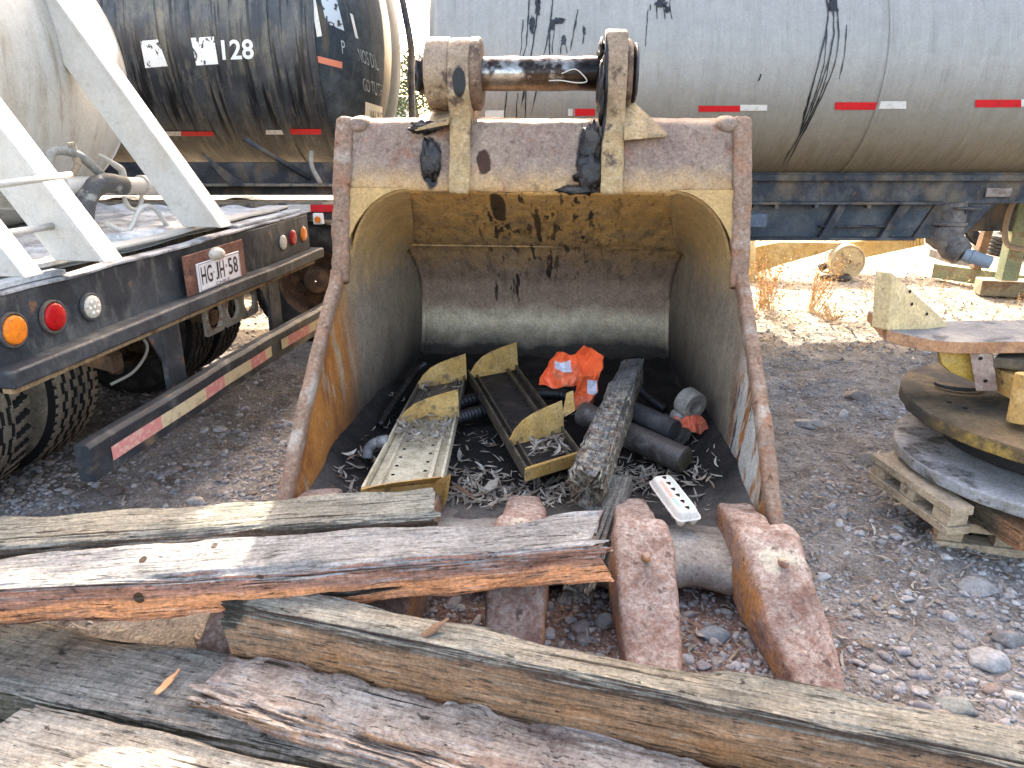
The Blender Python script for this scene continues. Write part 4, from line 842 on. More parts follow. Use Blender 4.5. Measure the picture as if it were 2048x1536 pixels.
tb('tail_lip',pm('worn_lip_paint',(.30,.31,.32),[dict(c=(.10,.10,.11),s=6,t=(.48,.58))]),((-.10,-.004,1.125),(2.66,.07,1.137)),dent=.02,bevel=.003)
tb('ledge',m_tail,((-.13,-.085,.815),(2.70,.02,.885)),dent=.006,bevel=.014)
tb('lower_angle',pm('rusty_ochre_angle',(.25,.18,.10),[dict(c=(.12,.06,.03),s=8,t=(.5,.62))]),((-.1,-.05,.79),(2.6,.0,.815)),bevel=.003)
def lamp(x,z,r,c,nm,kind):
    b=MB(); Rg=[]
    for y,rr in ((.0,r*1.22),(-.012,r*1.22),(-.016,r*1.1),(-.012,r*1.03),(-.006,r*1.0)): Rg.append([Vector((x+math.cos(2*PI*j/40)*rr,y,z+math.sin(2*PI*j/40)*rr)) for j in range(40)])
    b.rings(Rg,cap=False); g=b.build('lamp_rim',m_chas,truck,smooth=True)
    b=MB(); Rg=[]
    for y,rr in ((-.008,r),(-.018,r*.97),(-.022,r*.8),(-.024,r*.4),(-.0245,r*.02)): Rg.append([Vector((x+math.cos(2*PI*j/40)*rr,y,z+math.sin(2*PI*j/40)*rr)) for j in range(40)])
    b.rings(Rg,cap=False); o=b.build(nm,c,truck,smooth=True)
    if kind:
        for i in range(7):
            a=2*PI*i/6; d=0 if i==6 else r*.55; b=MB(); V,F=ico(1); b.add([(x+d*math.cos(a)+v[0]*r*.17,-.023+v[1]*.006,z+d*math.sin(a)+v[2]*r*.17) for v in V],[tuple(f) for f in F]); b.build('led_bead',kind,o,smooth=True)
def lens(nm,c,d): return pm(nm,c,[dict(c=d,s=60,t=(.55,.62),a=.7),dict(c=tuple(k*.7 for k in c),s=25,t=(.45,.6),a=.6)],rough=.4,bumps=((120,.3,(1,1,1),.002),),spec=.25,grit=.15)
m_am=lens('amber_lamp_lens',(.72,.20,.015),(.25,.08,.02)); m_rd=lens('red_lamp_lens',(.40,.003,.006),(.14,.004,.005)); m_cl=lens('clear_lamp_lens',(.50,.47,.40),(.25,.21,.15)); m_led=pm('led_reflector',(.75,.70,.58),rough=.3,bumps=())
lamp(.0,1.0,.054,m_am,'amber_lamp',None); lamp(.20,1.0,.054,m_rd,'red_lamp',None); lamp(.41,.99,.048,m_cl,'clear_lamp',m_led)
lamp(2.21,.99,.048,m_cl,'clear_lamp',None); lamp(2.36,1.0,.050,m_rd,'red_lamp',None); lamp(2.53,1.0,.050,m_am,'amber_lamp',None)
bp=tb('plate_board',pm('brown_rust_board',(.135,.062,.042),[dict(c=(.20,.10,.07),s=9,t=(.5,.62)),dict(c=(.08,.04,.03),s=20,t=(.55,.66))]),((1.06,-.035,.885),(1.66,-.025,1.09)))
tb('licence_plate',pm('white_plate',(.66,.64,.64),[dict(c=(.5,.46,.42),s=14,t=(.55,.65),a=.4)],rough=.45,bumps=()),((1.155,-.046,.892),(1.585,-.037,1.036)),parent=bp,bevel=.002)
def ttext(txt,x0,x1,z0,z1,y,mat,nm,parent,bold=0):
    V,F=textmesh(txt,bold=bold); b=MB(); b.add([(x0+(x1-x0)*u,y,z1-(z1-z0)*v) for u,v in V],F); return b.build(nm,mat,parent)
m_ink=pm('black_ink',(.02,.015,.02),rough=.5,bumps=())
for i,(t_,x0,x1) in enumerate((('H',1.180,1.225),('G',1.235,1.285),('J',1.318,1.352),('H',1.362,1.408),('5',1.452,1.496),('8',1.506,1.552))): ttext(t_,x0,x1,.925,1.015,-.0478,m_ink,'plate_character',bp,bold=.012)
ttext('.',1.296,1.306,.965,.975,-.0478,m_ink,'plate_character',bp); ttext('o',1.422,1.438,.972,.988,-.0478,m_ink,'plate_character',bp,bold=.02)
ttext('CHILE',1.31,1.45,.898,.915,-.0478,m_ink,'plate_character',bp)
b=MB()
for bx in (((1.163,-.0478,1.029),(1.577,-.047,1.031)),((1.163,-.0478,.896),(1.577,-.047,.898)),((1.163,-.0478,.896),(1.165,-.047,1.031)),((1.575,-.0478,.896),(1.577,-.047,1.031))): b.box(*bx)
b.build('plate_border',m_ink,bp)
b=MB(); V,F=ico(3); b.add([(1.36+v[0]*.07,-.04+v[1]*.035,1.058+v[2]*.034-.01*(v[0]>0)*v[0]) for v in V],[tuple(f) for f in F]); b.build('plate_lamp',m_cl,bp,smooth=True)
# legs and under-run bar
for x0,x1 in ((.80,.95),(1.90,2.05)):
    tb('bar_leg',m_tail,((x0,-.035,.47),(x1,-.01,.83)),((x1-.015,-.01,.47),(x1,.06,.83)))
    b=MB(); b.prism([(x0,-.03,.62),(x0,-.03,.80),(x0-.10,-.03,.80)],(0,.012,0)); b.build('leg_gusset',m_tail,truck)
bar=MB(); n=60; R=[]
for i in range(n+1):
    x=.10+2.55*i/n; d=.035*math.sin(PI*i/n)*-1+.01*noise.noise(Vector((x*2,0,0))); zt=.500+.035*math.sin(PI*i/n)+.006*noise.noise(Vector((x*3,3,0)))
    R.append([Vector((x,y+d,zt+z)) for y,z in ((-.13,-.155),(-.06,-.155),(-.06,.0),(-.115,.008),(-.132,-.01))])
bar.rings(R); bar=bar.build('underrun_bar',m_tail,truck,bevel=.004)
def bart(x0,x1,mat,i):
    b=MB(); R=[]
    for k in range(9):
        x=x0+(x1-x0)*k/8; i_=(x-.13)/2.52; d=.035*math.sin(PI*i_)*-1+.01*noise.noise(Vector((x*2,0,0))); zt=.500+.035*math.sin(PI*i_)
        R.append([Vector((x,-.1335+d-.003,zt-.112)),Vector((x,-.1335+d-.004,zt-.050))])
    b.rings(R,cap=False,close=False); b.build('reflective_tape',mat,bar)
m_tr=pm('faded_red_tape',(.52,.20,.18),[dict(c=(.55,.42,.30),s=30,t=(.5,.6),a=.7)],bumps=()); m_ty=pm('yellowed_tape',(.52,.43,.26),[dict(c=(.3,.22,.15),s=20,t=(.55,.65),a=.6)],bumps=())
xs=[.21,.53,.88,1.06,1.34,1.52,1.60,1.74,1.83,2.06,2.16,2.36,2.55]; cs=[m_tr,m_ty,m_tr,m_ty,m_tr,m_ty,None,m_ty,m_tr,m_tr,m_ty,m_tr]
for i in range(12):
    if cs[i]: bart(xs[i],xs[i+1],cs[i],i)
# spare lamp bracket with three empty holes
b=MB(); cx=[1.47,1.67,1.87]; cz=.685; r=.078; y=.09
def cell(x0,x1,z0,z1,c,r):
    n=32; inner=[];outer=[]
    for j in range(n):
        a=2*PI*(j+.5)/n; dx,dz=math.cos(a),math.sin(a); inner.append((c[0]+dx*r,c[1]+dz*r))
        s_=min([(x1-c[0])/dx if dx>0 else (x0-c[0])/dx, (z1-c[1])/dz if dz>0 else (z0-c[1])/dz]); outer.append((c[0]+dx*s_,c[1]+dz*s_))
    V=[Vector((x,y,z)) for x,z in inner]+[Vector((x,y,z)) for x,z in outer]; F=[(j,(j+1)%n,n+(j+1)%n,n+j) for j in range(n)]; b.add(V,F)
cell(1.36,1.57,.585,.79,(cx[0],cz),r); cell(1.57,1.77,.585,.79,(cx[1],cz),r*.85); cell(1.77,1.98,.585,.79,(cx[2],cz),r*.9)
b.build('lamp_bracket',pm('grey_bracket',(.25,.235,.20),[dict(c=(.20,.12,.06),g=[(2,.72,.78,.05,8)],a=.8),dict(c=(.12,.07,.05),s=9,t=(.56,.66))]),truck,solid=.008)
b=MB()
for c_,rr in zip(cx,(r,r*.85,r*.9)): b.rings([[Vector((c_+math.cos(2*PI*j/40)*(rr+dr_),y-dy,cz+math.sin(2*PI*j/40)*(rr+dr_))) for j in range(40)] for dr_,dy in ((.006,.004),(.004,.012),(-.002,.012),(-.003,-.01))],cap=False)
b.build('bracket_ring',pm('ring_edge',(.35,.32,.27),[dict(c=(.2,.1,.05),s=14,t=(.5,.6))]),truck,smooth=True)
b=MB(); V,F=ico(3); b.add([(2.02+max(-.055,min(.055,v[0]*.075)),.02+v[1]*.05,.725+max(-.06,min(.06,v[2]*.08))) for v in V],[tuple(f) for f in F]); b.build('work_lamp',pm('rusty_chrome',(.4,.36,.30),[dict(c=(.2,.11,.06),s=12,t=(.5,.62))],rough=.35,metal=.3),truck,smooth=True)
# deck: folded sheets with gaps
def deckstrip(x0,x1,y0,y1,z,nm='deck_sheet',wav=.03,mat=m_deck):
    b=MB(); b.grid(lambda u,v:Vector((x0+(x1-x0)*u,y0+(y1-y0)*v,z+wav*.5*math.sin(v*(y1-y0)*22)*.4+.018*noise.noise(Vector((x0+(x1-x0)*u*2.2,y0+(y1-y0)*v*2,z)))+(.0 if v>.02 else -.03))),60,60); b.build(nm,mat,truck,solid=.006)
deckstrip(-.15,2.60,.16,1.2,1.165,wav=.05); deckstrip(-.15,2.60,1.23,4.6,1.175,wav=.06)
tb('deck_edge_strip',m_wht,((-.13,.10,1.17),(.42,.19,1.19)),dent=.02,bevel=.003); tb('deck_edge_strip',m_wht,((.42,.11,1.165),(2.60,.20,1.18)),dent=.02,bevel=.003)
tb('deck_edge_strip',m_deck,((-.10,.03,1.14),(.35,.10,1.16)),dent=.015,bevel=.002); tb('deck_edge_strip',m_deck,((1.75,.03,1.14),(2.62,.12,1.155)),dent=.015,bevel=.002)
tb('chassis_rail',pm('ochre_dusty_rail',(.14,.11,.07),[dict(c=(.05,.045,.04),s=6,t=(.48,.6)),dict(c=(.24,.18,.10),s=9,t=(.55,.66))]),((.83,.10,.72),(.90,6,.98)),((1.72,.10,.72),(1.79,6,.98)),((-.05,.22,1.0),(2.58,.3,1.12)),((.2,.35,.70),(2.4,.45,.78)),((.9,.9,.62),(1.75,1.0,.9)))
# axle and suspension
b=MB(); b.tube([(.35,1.0,.5),(2.3,1.0,.5)],.07,16); V,F=ico(3); b.add([(1.30+v[0]*.2,1.0+v[1]*.19,.52+v[2]*.19) for v in V],[tuple(f) for f in F]); b.build('axle',m_rim,truck,smooth=True)
for x in (.80,1.12):
    b=MB(); b.tube([(x,.62,.62),(x,.62,.76)],[.06,.075],20); b.tube([(x,.62,.76),(x,.62,.80)],.08,20); b.build('brake_chamber',pm('pale_dusty_can',(.33,.28,.22),[dict(c=(.14,.10,.07),s=9,t=(.5,.62))]),truck,bevel=.004)
for x in (.84,1.75):
    b=MB(); R=[[Vector((x+dx,.25+1.6*i/20,.60+.10*math.sin(PI*i/20)+dz)) for dx,dz in ((-.04,-.04),(.04,-.04),(.04,.04),(-.04,.04))] for i in range(21)]; b.rings(R); b.build('leaf_spring',m_rim,truck,bevel=.003)
b=MB(); b.tube(smooth_path([(1.0,.3,.75),(1.08,.25,.62),(1.02,.3,.5),(.95,.4,.44)],20),.008,6); b.build('air_hose',pm('pale_hose',(.35,.33,.28),bumps=()),truck,smooth=True)
tb('hanging_bracket',m_rim,((1.15,.5,.42),(1.20,.56,.70)),((1.02,.5,.55),(1.2,.54,.60)))
for x,wd,kind,mt in ((.40,.33,'lug',m_rub),(.86,.33,'rib',m_rub),(2.05,.30,'rib',m_rubd),(2.42,.30,'rib',m_rubd)):
    wheel(truck,(x,1.01,.5),.5,wd,kind,mt,face=-1,rim=(x in(.86,2.05)))
for x in (.40,.86,2.05,2.42): wheel(truck,(x,2.35,.5),.5,.31,'rib',m_rubd,rim=False)  # second axle added to block sunlit ground showing under the truck
# tank with dished rear head
m=MB(); n=80; R=[]; cz=1.98; ax,az,bu=1.12,.80,.50; yb=1.16
for t in np.linspace(PI/2-.01,0,24): R.append([Vector((1.25+math.cos(2*PI*j/n)*ax*math.cos(t),yb-bu*math.sin(t),cz+math.sin(2*PI*j/n)*az*math.cos(t))) for j in range(n)])
for y in np.linspace(yb,6,30)[1:]: R.append([Vector((1.25+math.cos(2*PI*j/n)*ax,y,cz+math.sin(2*PI*j/n)*az)) for j in range(n)])
m.rings(R); m.build('tank',m_cream,truck,smooth=True)
b=MB(); b.tube([(1.25+math.cos(2*PI*j/80)*(ax*.86),yb-bu*.51,cz+math.sin(2*PI*j/80)*az*.86) for j in range(81)],.009,6,cap=False); b.build('head_seam',m_cream,truck,smooth=True)
def strut(x0,x1,base,top,wd,nm='tail_strut',ends=(0,0)):
    b=MB(); B=Vector((0,base[0],base[1])); T=Vector((0,top[0],top[1])); d=(T-B).normalized(); nn=Vector((0,-d.z,d.y)) # towards the rear and up
    nn=Vector((0,-d.z,d.y)); 
    for p0 in (0,):
        V=[]
        for x in (x0,x1):
            for c,k in ((B,-1),(B,1),(T,1),(T,-1)):
                q=c+nn*(k*wd/2)
                if c is B: q=q-d*((q.z-B.z)/d.z)
                V.append(Vector((x,q.y,q.z)))
        b.add(V,[(0,3,2,1),(4,5,6,7),(0,1,5,4),(1,2,6,5),(2,3,7,6),(3,0,4,7)])
    o=b.build(nm,m_wht,truck,bevel=.004)
    b=MB(); V=[]                           # raised flange along the rear edge
    for x in (x0-.012,x1+.03):
        for c,k in ((B,.5),(B,.62),(T,.62),(T,.5)):
            q=c+nn*(k*wd); 
            if c is B: q=q-d*((q.z-B.z)/d.z)
            V.append(Vector((x,q.y,q.z)))
    b.add(V,[(0,3,2,1),(4,5,6,7),(0,1,5,4),(1,2,6,5),(2,3,7,6),(3,0,4,7)]); b.build('strut_flange',m_wht,o,bevel=.003)
strut(1.38,1.45,(.04,1.19),(.95,2.58),.17); strut(.35,.42,(-.035,1.19),(.80,2.46),.17); strut(-.16,-.12,(-.19,1.23),(.5,2.28),.09)
tb('tank_cradle',m_wht,((1.32,.70,1.75),(1.45,1.3,1.95)))
b=MB(); b.tube([(-.1,.02,1.335),(.37,.05,1.325)],.014,8); b.tube([(-.12,-.03,1.50),(.37,-.06,1.52)],.012,8); b.build('cross_rail',m_wht,truck,smooth=True)
# discharge pipe, lever and hoses behind the struts
b=MB(); b.tube([(1.00,.50,1.425),(1.70,.50,1.375)],.045,20); b.tube([(1.60,.50,1.383),(1.76,.50,1.371)],.056,20); b.tube([(1.76,.5,1.371),(1.79,.5,1.369)],.02,12); b.build('discharge_pipe',m_wht,truck,bevel=.004)
b=MB(); b.tube(smooth_path([(1.28,.48,1.56),(1.38,.47,1.50),(1.42,.47,1.47),(1.42,.47,1.40)],14),[.006+.012*min(1,i/5) for i in range(15)],8); b.build('valve_lever',m_wht,truck,smooth=True)
b=MB(); b.tube(smooth_path([(1.38,.45,1.40),(1.22,.45,1.42),(1.08,.45,1.35),(1.0,.45,1.15)],20),.05,16); b.build('rubber_hose',pm('dark_grey_hose',(.06,.062,.062),[dict(c=(.25,.25,.23),s=12,t=(.56,.66))],rough=.6),truck,smooth=True)
b=MB(); b.tube(smooth_path([(1.32,.5,1.44),(1.15,.5,1.56),(.98,.5,1.58),(.92,.5,1.46),(.92,.5,1.3)],24),.022,12); b.build('air_pipe',pm('grey_hose',(.22,.22,.20)),truck,smooth=True)
b=MB(); b.tube([(1.52+.075*math.cos(t),.5,1.335+.075*math.sin(t)) for t in np.linspace(PI,2*PI,16)],.012,8); b.build('pipe_hanger',m_wht,truck,smooth=True)
b=MB(); b.tube([(1.12,.5,1.62),(1.14,.5,1.52),(1.13,.55,1.44)],.018,8); b.build('bracket',pm('tan_bracket',(.3,.25,.18)),truck)
b=MB(); b.tube(smooth_path([(1.02,.32,1.25),(1.12,.28,1.20),(1.22,.26,1.30),(1.32,.25,1.29),(1.40,.24,1.19),(1.5,.25,1.18)],30),.012,8); b.build('cable_loop',m_wht,truck,smooth=True)
b=MB(); R=[[Vector((1.0+.55*i/12,.28+.1*math.cos(2*PI*j/20),1.16+.04*math.sin(2*PI*j/20))) for j in range(20)] for i in range(13)]; b.rings(R); b.build('rolled_cover',m_deck,truck,smooth=True)
# ------------------------------------------------------------------ SCRAP INSIDE THE BUCKET
m_och=pm('ochre_painted_steel',(.42,.25,.075),[dict(c=(.52,.35,.14),s=8,t=(.46,.62),a=.7),dict(c=(.14,.09,.045),s=16,t=(.56,.66),a=.85),dict(c=(.10,.07,.04),s=60,t=(.60,.68),a=.6)],rough=.65,grit=0.3)
m_crm=pm('cream_painted_steel',(.58,.50,.35),[dict(c=(.30,.24,.15),s=9,t=(.48,.64),a=.7),dict(c=(.12,.09,.05),s=25,t=(.62,.68),a=.8),dict(c=(.07,.06,.05),g=[(1,.55,1.0,.25,4)],a=.9)],rough=.65,grit=0.25)
m_olv=pm('oily_brown_steel',(.075,.060,.043),[dict(c=(.16,.125,.07),s=9,t=(.5,.64),a=.7),dict(c=(.02,.018,.016),s=14,t=(.54,.66),a=.7)],rough=.6)
m_tray=pm('sooty_tray',(.028,.023,.021),[dict(c=(.07,.055,.045),s=8,t=(.5,.65),a=.7)],rough=.7)
m_dot=pm('punched_hole',(.008,.007,.006),bumps=())
def step(name,label,P,h,cols,arches,rails=(.10,.80),z=0,dots=2):
    """P: 4 px corners near-left, near-right, far-right, far-left at height h"""
    C=[at(*q,h) for q in P]; nl,nr,fr,fl=C
    t=thing(name,label,'step ladder section'); O_=nl.copy(); t.location=O_
    def pt(u,v,dz=0): a=nl.lerp(nr,u); c=fl.lerp(fr,u); return a.lerp(c,v)+Vector((0,0,dz))-O_
    def plate(u0,u1,v0,v1,z0,z1,nm,mat,par=t,bev=.002):
        b=MB(); b.hexa([pt(u0,v0,z0),pt(u1,v0,z0),pt(u1,v1,z0),pt(u0,v1,z0),pt(u0,v0,z1),pt(u1,v0,z1),pt(u1,v1,z1),pt(u0,v1,z1)]); return b.build(nm,mat,par,bevel=bev)
    tray,rail,arch=cols
    tr=plate(.03,.97,0,1,-.006,0,'tread_tray',tray)
    for i in range(14):
        for k in range(dots):
            b=MB(); c=pt(.28+.44*k/(max(1,dots-1)),.04+i*.068,.0015); r=.009; b.add([c+Vector((math.cos(a)*r,math.sin(a)*r,0)) for a in np.linspace(0,2*PI,11)[:-1]],[tuple(range(10))]); b.build('drain_hole',m_dot,tr)
    plate(-.02,.02,-.01,1.02,-.03,.035,'side_rail',rail); plate(.98,1.02,-.01,1.02,-.03,.035,'side_rail',rail)
    plate(rails[0],rails[0]+.035,0,1,.0,.022,'inner_rail',rail); plate(rails[1],rails[1]+.06,0,1,.0,.022,'inner_rail',rail)
    plate(-.02,1.02,-.02,-.005,-.03,.03,'end_cap',arch)
    for v,hh_,lean in arches:
        pr=[(-.02,0),(-.02,.022),(.10,.060),(.26,.088),(.45,.104),(.70,.116),(1.03,.128),(1.05,.0)]
        b=MB(); pts=[pt(u,v+lean*(zz/.145),zz*hh_+.003) for u,zz in pr]
        b.prism(pts,(pt(0,v+.008)-pt(0,v))); b.build('arched_plate',arch,t,bevel=.002)
    return t
step('step_ladder_section','ochre step section with perforated cream tray and tall arched plates, left one in the bucket',[(728,985),(884,968),(930,758),(838,775)],.24,(m_crm,m_crm,m_och),[(.545,1.15,.02),(.975,1.25,.02),(.0,.7,-.10)],rails=(.17,.80))
step('step_ladder_section','dark oily step section with ochre arched plates, slanting beside the orange vest',[(1050,945),(1158,912),(1028,735),(938,752)],.245,(m_tray,m_olv,m_och),[(.205,1.2,.03),(.955,1.35,.02)],rails=(.12,.78))
# triangular tip plate of the first section against the rear timber
b=MB(); P_=[at(872,962,.33),at(897,948,.36),at(889,1000,.22),at(876,1035,.10),at(868,1000,.2)]; b.prism(P_,(.012,.006,0)); o=b.build('steel_bracket',m_och,None,bevel=.002); tag(o,'pointed ochre steel bracket sticking up at the squared end of the rear timber','bracket')
b=MB(); P_=[at(1122,838,.30),at(1150,822,.33),at(1146,782,.40),at(1133,786,.40)]; b.prism(P_,(.004,.012,0)); o=b.build('steel_strap',m_och,None,bevel=.002); tag(o,'short ochre steel strap with a bolt hole below the orange vest','strap')
# cylinders, pipe, hoses
def pipe(name,label,cat,pts,r,mat,n=28,parts=()):
    b=MB(); b.tube(pts,r,n); o=b.build(name,mat,None,bevel=.006); tag(o,label,cat); return o
m_rod=pm('dull_grey_rod',(.095,.082,.074),[dict(c=(.24,.22,.215),s=9,t=(.54,.66),a=.7),dict(c=(.05,.04,.035),s=6,t=(.5,.62),a=.8)],rough=.42,metal=.3,bumps=((30,.2,(1,1,1),.004),))
a0=at(1240,862,.24); a1=at(1370,922,.20); dd=(a1-a0).normalized()
t=thing('steel_cylinder','thick grey steel cylinder lying in the leaves right of the rotten timber','cylinder'); t.location=a1
b=MB(); b.tube([a0-a1-dd*.25,a0-a1,Vector((0,0,0))],.066,36); b.build('barrel',m_rod,t,bevel=.008)
b=MB(); b.tube([-dd*.13,-dd*.118],.0675,36); b.build('collar_line',m_rod,t,bevel=.002)
b=MB(); b.tube([Vector((0,0,0)),dd*.003],.055,36); b.build('end_face',m_olv,t)
m_dkp=pm('dark_sooty_pipe',(.035,.033,.035),[dict(c=(.075,.07,.068),s=8,t=(.5,.65),a=.7)],rough=.6)
pipe('steel_pipe','dark sooty pipe lying behind the thick grey cylinder','pipe',[at(1262,822,.30),at(1350,862,.28)],.055,m_dkp)
# hydraulic rod eye
t=thing('rod_eye','grey cast rod eye with a round hole leaning on the right bucket wall','rod eye',frame(at(1350,872,.19),Vector((.80,.52,-.27)),Vector((.33,-.02,.94)).normalized()))
b=MB(); no=36; T=.042
outl=[]
for j in range(no):
    a=2*PI*j/no; outl.append((.0+math.cos(a)*.075,.19+math.sin(a)*.075))
inn=[(math.cos(2*PI*j/no)*.035,.19+math.sin(2*PI*j/no)*.035) for j in range(no)]
V=[]
for y_ in (-T,T):
    V+=[(x,y_,z) for x,z in outl]+[(x,y_,z) for x,z in inn]
F=[]
for j in range(no):
    k=(j+1)%no; F+=[(j,k,no+k,no+j),(2*no+j,3*no+j,3*no+k,2*no+k),(j,2*no+j,2*no+k,k),(no+j,no+k,3*no+k,3*no+j)]
b.add(V,F); b.build('eye_ring',m_eye:=pm('cast_grey_steel',(.17,.155,.135),[dict(c=(.26,.24,.21),s=12,t=(.5,.62)),dict(c=(.07,.06,.05),s=7,t=(.55,.66))],rough=.7),t,bevel=.006)
b=MB(); b.hexa([Vector(p) for p in ((-.075,-T*.9,-.05),(.075,-T*.9,-.05),(.075,T*.9,-.05),(-.075,T*.9,-.05),(-.070,-T*.9,.135),(.070,-T*.9,.135),(.070,T*.9,.135),(-.070,T*.9,.135))]); b.build('eye_shank',m_eye,t,bevel=.01)
m_hose=pm('black_hose',(.010,.010,.012),[dict(c=(.03,.03,.033),s=12,t=(.5,.62),a=.7)],rough=.45,bumps=((30,.4,(6,1,1),.006),),spec=.5)
def hose(label,pts,r,kind='corrugated_hose'):
    P=smooth_path(pts,90); rr=[r*(1+.05*(1 if (i%4)<2 else -1)) for i in range(91)]; b=MB(); b.tube(P,rr,14); o=b.build(kind,m_hose,None,smooth=True); tag(o,label,'hose')
hose('black ribbed hose lying between the two step sections, lower one',[at(890,850,.20),at(930,832,.21),at(985,818,.2),at(1050,800,.19)],.036)
hose('black ribbed hose lying between the two step sections, upper one',[at(900,820,.20),at(940,800,.21),at(1000,792,.2),at(1110,788,.22),at(1160,800,.22)],.034)
hose('black hose bending along the left wall of the bucket behind the step',[at(760,850,.22),at(790,800,.25),at(830,745,.27),at(850,728,.3)],.020)
hose('dark hose going down behind the rod eye on the right',[at(1262,760,.33),at(1290,790,.28),at(1330,820,.24)],.022)
b=MB(); b.tube(smooth_path([at(735,918,.19),at(738,898,.23),at(752,886,.26),at(772,882,.27)],24),.026,18); b.tube([at(756,885,.262),at(776,882,.27)],.031,18); o=b.build('pipe_elbow',pm('dusty_grey_plastic',(.16,.165,.17),[dict(c=(.25,.24,.23),s=12,t=(.5,.62))],rough=.6),None,smooth=True); tag(o,'grey plastic pipe elbow beside the left step section','pipe elbow')
# cloths
def cloth(name,label,cat,poly,depthfn,mat,org,ex_,ez_,nrm,seed=0,amp=.05,n=70,parent=None,folds=7,thick=.004):
    """poly: outline in plane coords; folds displaced along nrm"""
    from mathutils.geometry import intersect_point_line
    xs=[p[0] for p in poly]; zs=[p[1] for p in poly]; x0,x1,z0,z1=min(xs),max(xs),min(zs),max(zs)
    def inside(x,z):
        c=False; j=len(poly)-1
        for i in range(len(poly)):
            xi,zi=poly[i]; xj,zj=poly[j]
            if ((zi>z)!=(zj>z)) and x<(xj-xi)*(z-zi)/(zj-zi)+xi: c=not c
            j=i
        return c
    bm=bmesh.new(); idx={}; V=[];F=[]
    for i in range(n):
        for k in range(n):
            x=x0+(x1-x0)*(i+.5)/n; z=z0+(z1-z0)*(k+.5)/n
            if inside(x,z):
                f=[]
                for a,c in ((i,k),(i+1,k),(i+1,k+1),(i,k+1)):
                    if (a,c) not in idx:
                        X=x0+(x1-x0)*a/n; Z=z0+(z1-z0)*c/n
                        h=1-abs(noise.noise(Vector((X*folds+seed,Z*folds*.7,seed))))*2.6
                        h2=1-abs(noise.noise(Vector((X*folds*2.6-Z*3+seed,Z*folds*1.2,seed+4))))*2.2
                        d=amp*h+amp*.4*h2+depthfn(X,Z); idx[(a,c)]=len(V); V.append(ex_*(X+.012*noise.noise(Vector((X*20,Z*20,3))))+ez_*(Z+.012*noise.noise(Vector((X*20,Z*20,9))))+nrm*d)
                    f.append(idx[(a,c)])
                F.append(f)
    b=MB(); b.add(V,F); o=b.build(name,mat,parent,smooth=True,solid=thick)
    if parent is None: o.location=org
    if label: tag(o,label,cat)
    return o
m_vest=pm('orange_hi_vis_cloth',(.72,.11,.03),[dict(c=(.95,.30,.17),s=5,t=(.50,.60),a=.6),dict(c=(.55,.10,.03),s=8,t=(.52,.66),a=.6,off=3),dict(c=(.22,.11,.075),s=6,t=(.55,.64),a=.75),  # lighter orange patches put into the colour as highlights on the folds
   dict(c=(.50,.53,.60),g=[(0,.085,.088),(0,.175,.172),(2,.232,.234),(2,.275,.273)],a=.97,r=.35),dict(c=(.50,.53,.60),g=[(0,.262,.265),(0,.315,.312),(2,.108,.110),(2,.185,.183)],a=.97,r=.35)],rough=.85,bumps=((250,.3,(1,1,1),.001),(22,.4,(1,1,1),.01)),grit=0.15)
vo=at(1078,822,.20); q1=(at(1200,820,.20)-vo).length/122.0
vp=lambda px,py:((px-1078)*q1,(825-py)*q1*1.0)
poly=[vp(*p) for p in ((1076,776),(1100,730),(1112,712),(1135,716),(1150,714),(1165,700),(1182,703),(1208,722),(1200,745),(1190,790),(1180,822),(1143,826),(1148,795),(1152,775),(1130,783),(1100,782))]
cloth('safety_vest','crumpled orange work vest with silver reflective tape, against the back of the bucket','safety vest',poly,lambda x,z:.05*math.sin(x*9)+.25*(z)*.2,m_vest,vo+Vector((0,.02,.0)),Vector((1,-.05,0)),Vector((0,.40,.92)),Vector((0,-.92,.40)),seed=4,amp=.050,n=110,folds=8)
m_rag=pm('red_orange_rag',(.62,.13,.07),[dict(c=(.28,.09,.05),s=9,t=(.5,.64),a=.8)],rough=.9,bumps=((25,.4,(1,1,1),.008),))
ro=at(1330,882,.19); rq=(at(1415,882,.19)-ro).length/85.0
rp=lambda px,py:((px-1330)*rq,(885-py)*rq)
cloth('rag','small red orange rag lying at the base of the rod eye','rag',[rp(*p) for p in ((1332,858),(1350,848),(1385,846),(1404,842),(1416,868),(1398,884),(1375,876),(1352,872))],lambda x,z:.02*math.sin(x*20),m_rag,ro+Vector((0,.0,.03)),Vector((1,0,0)),Vector((0,.55,.83)),Vector((0,-.83,.55)),seed=11,amp=.025,n=50,folds=14)
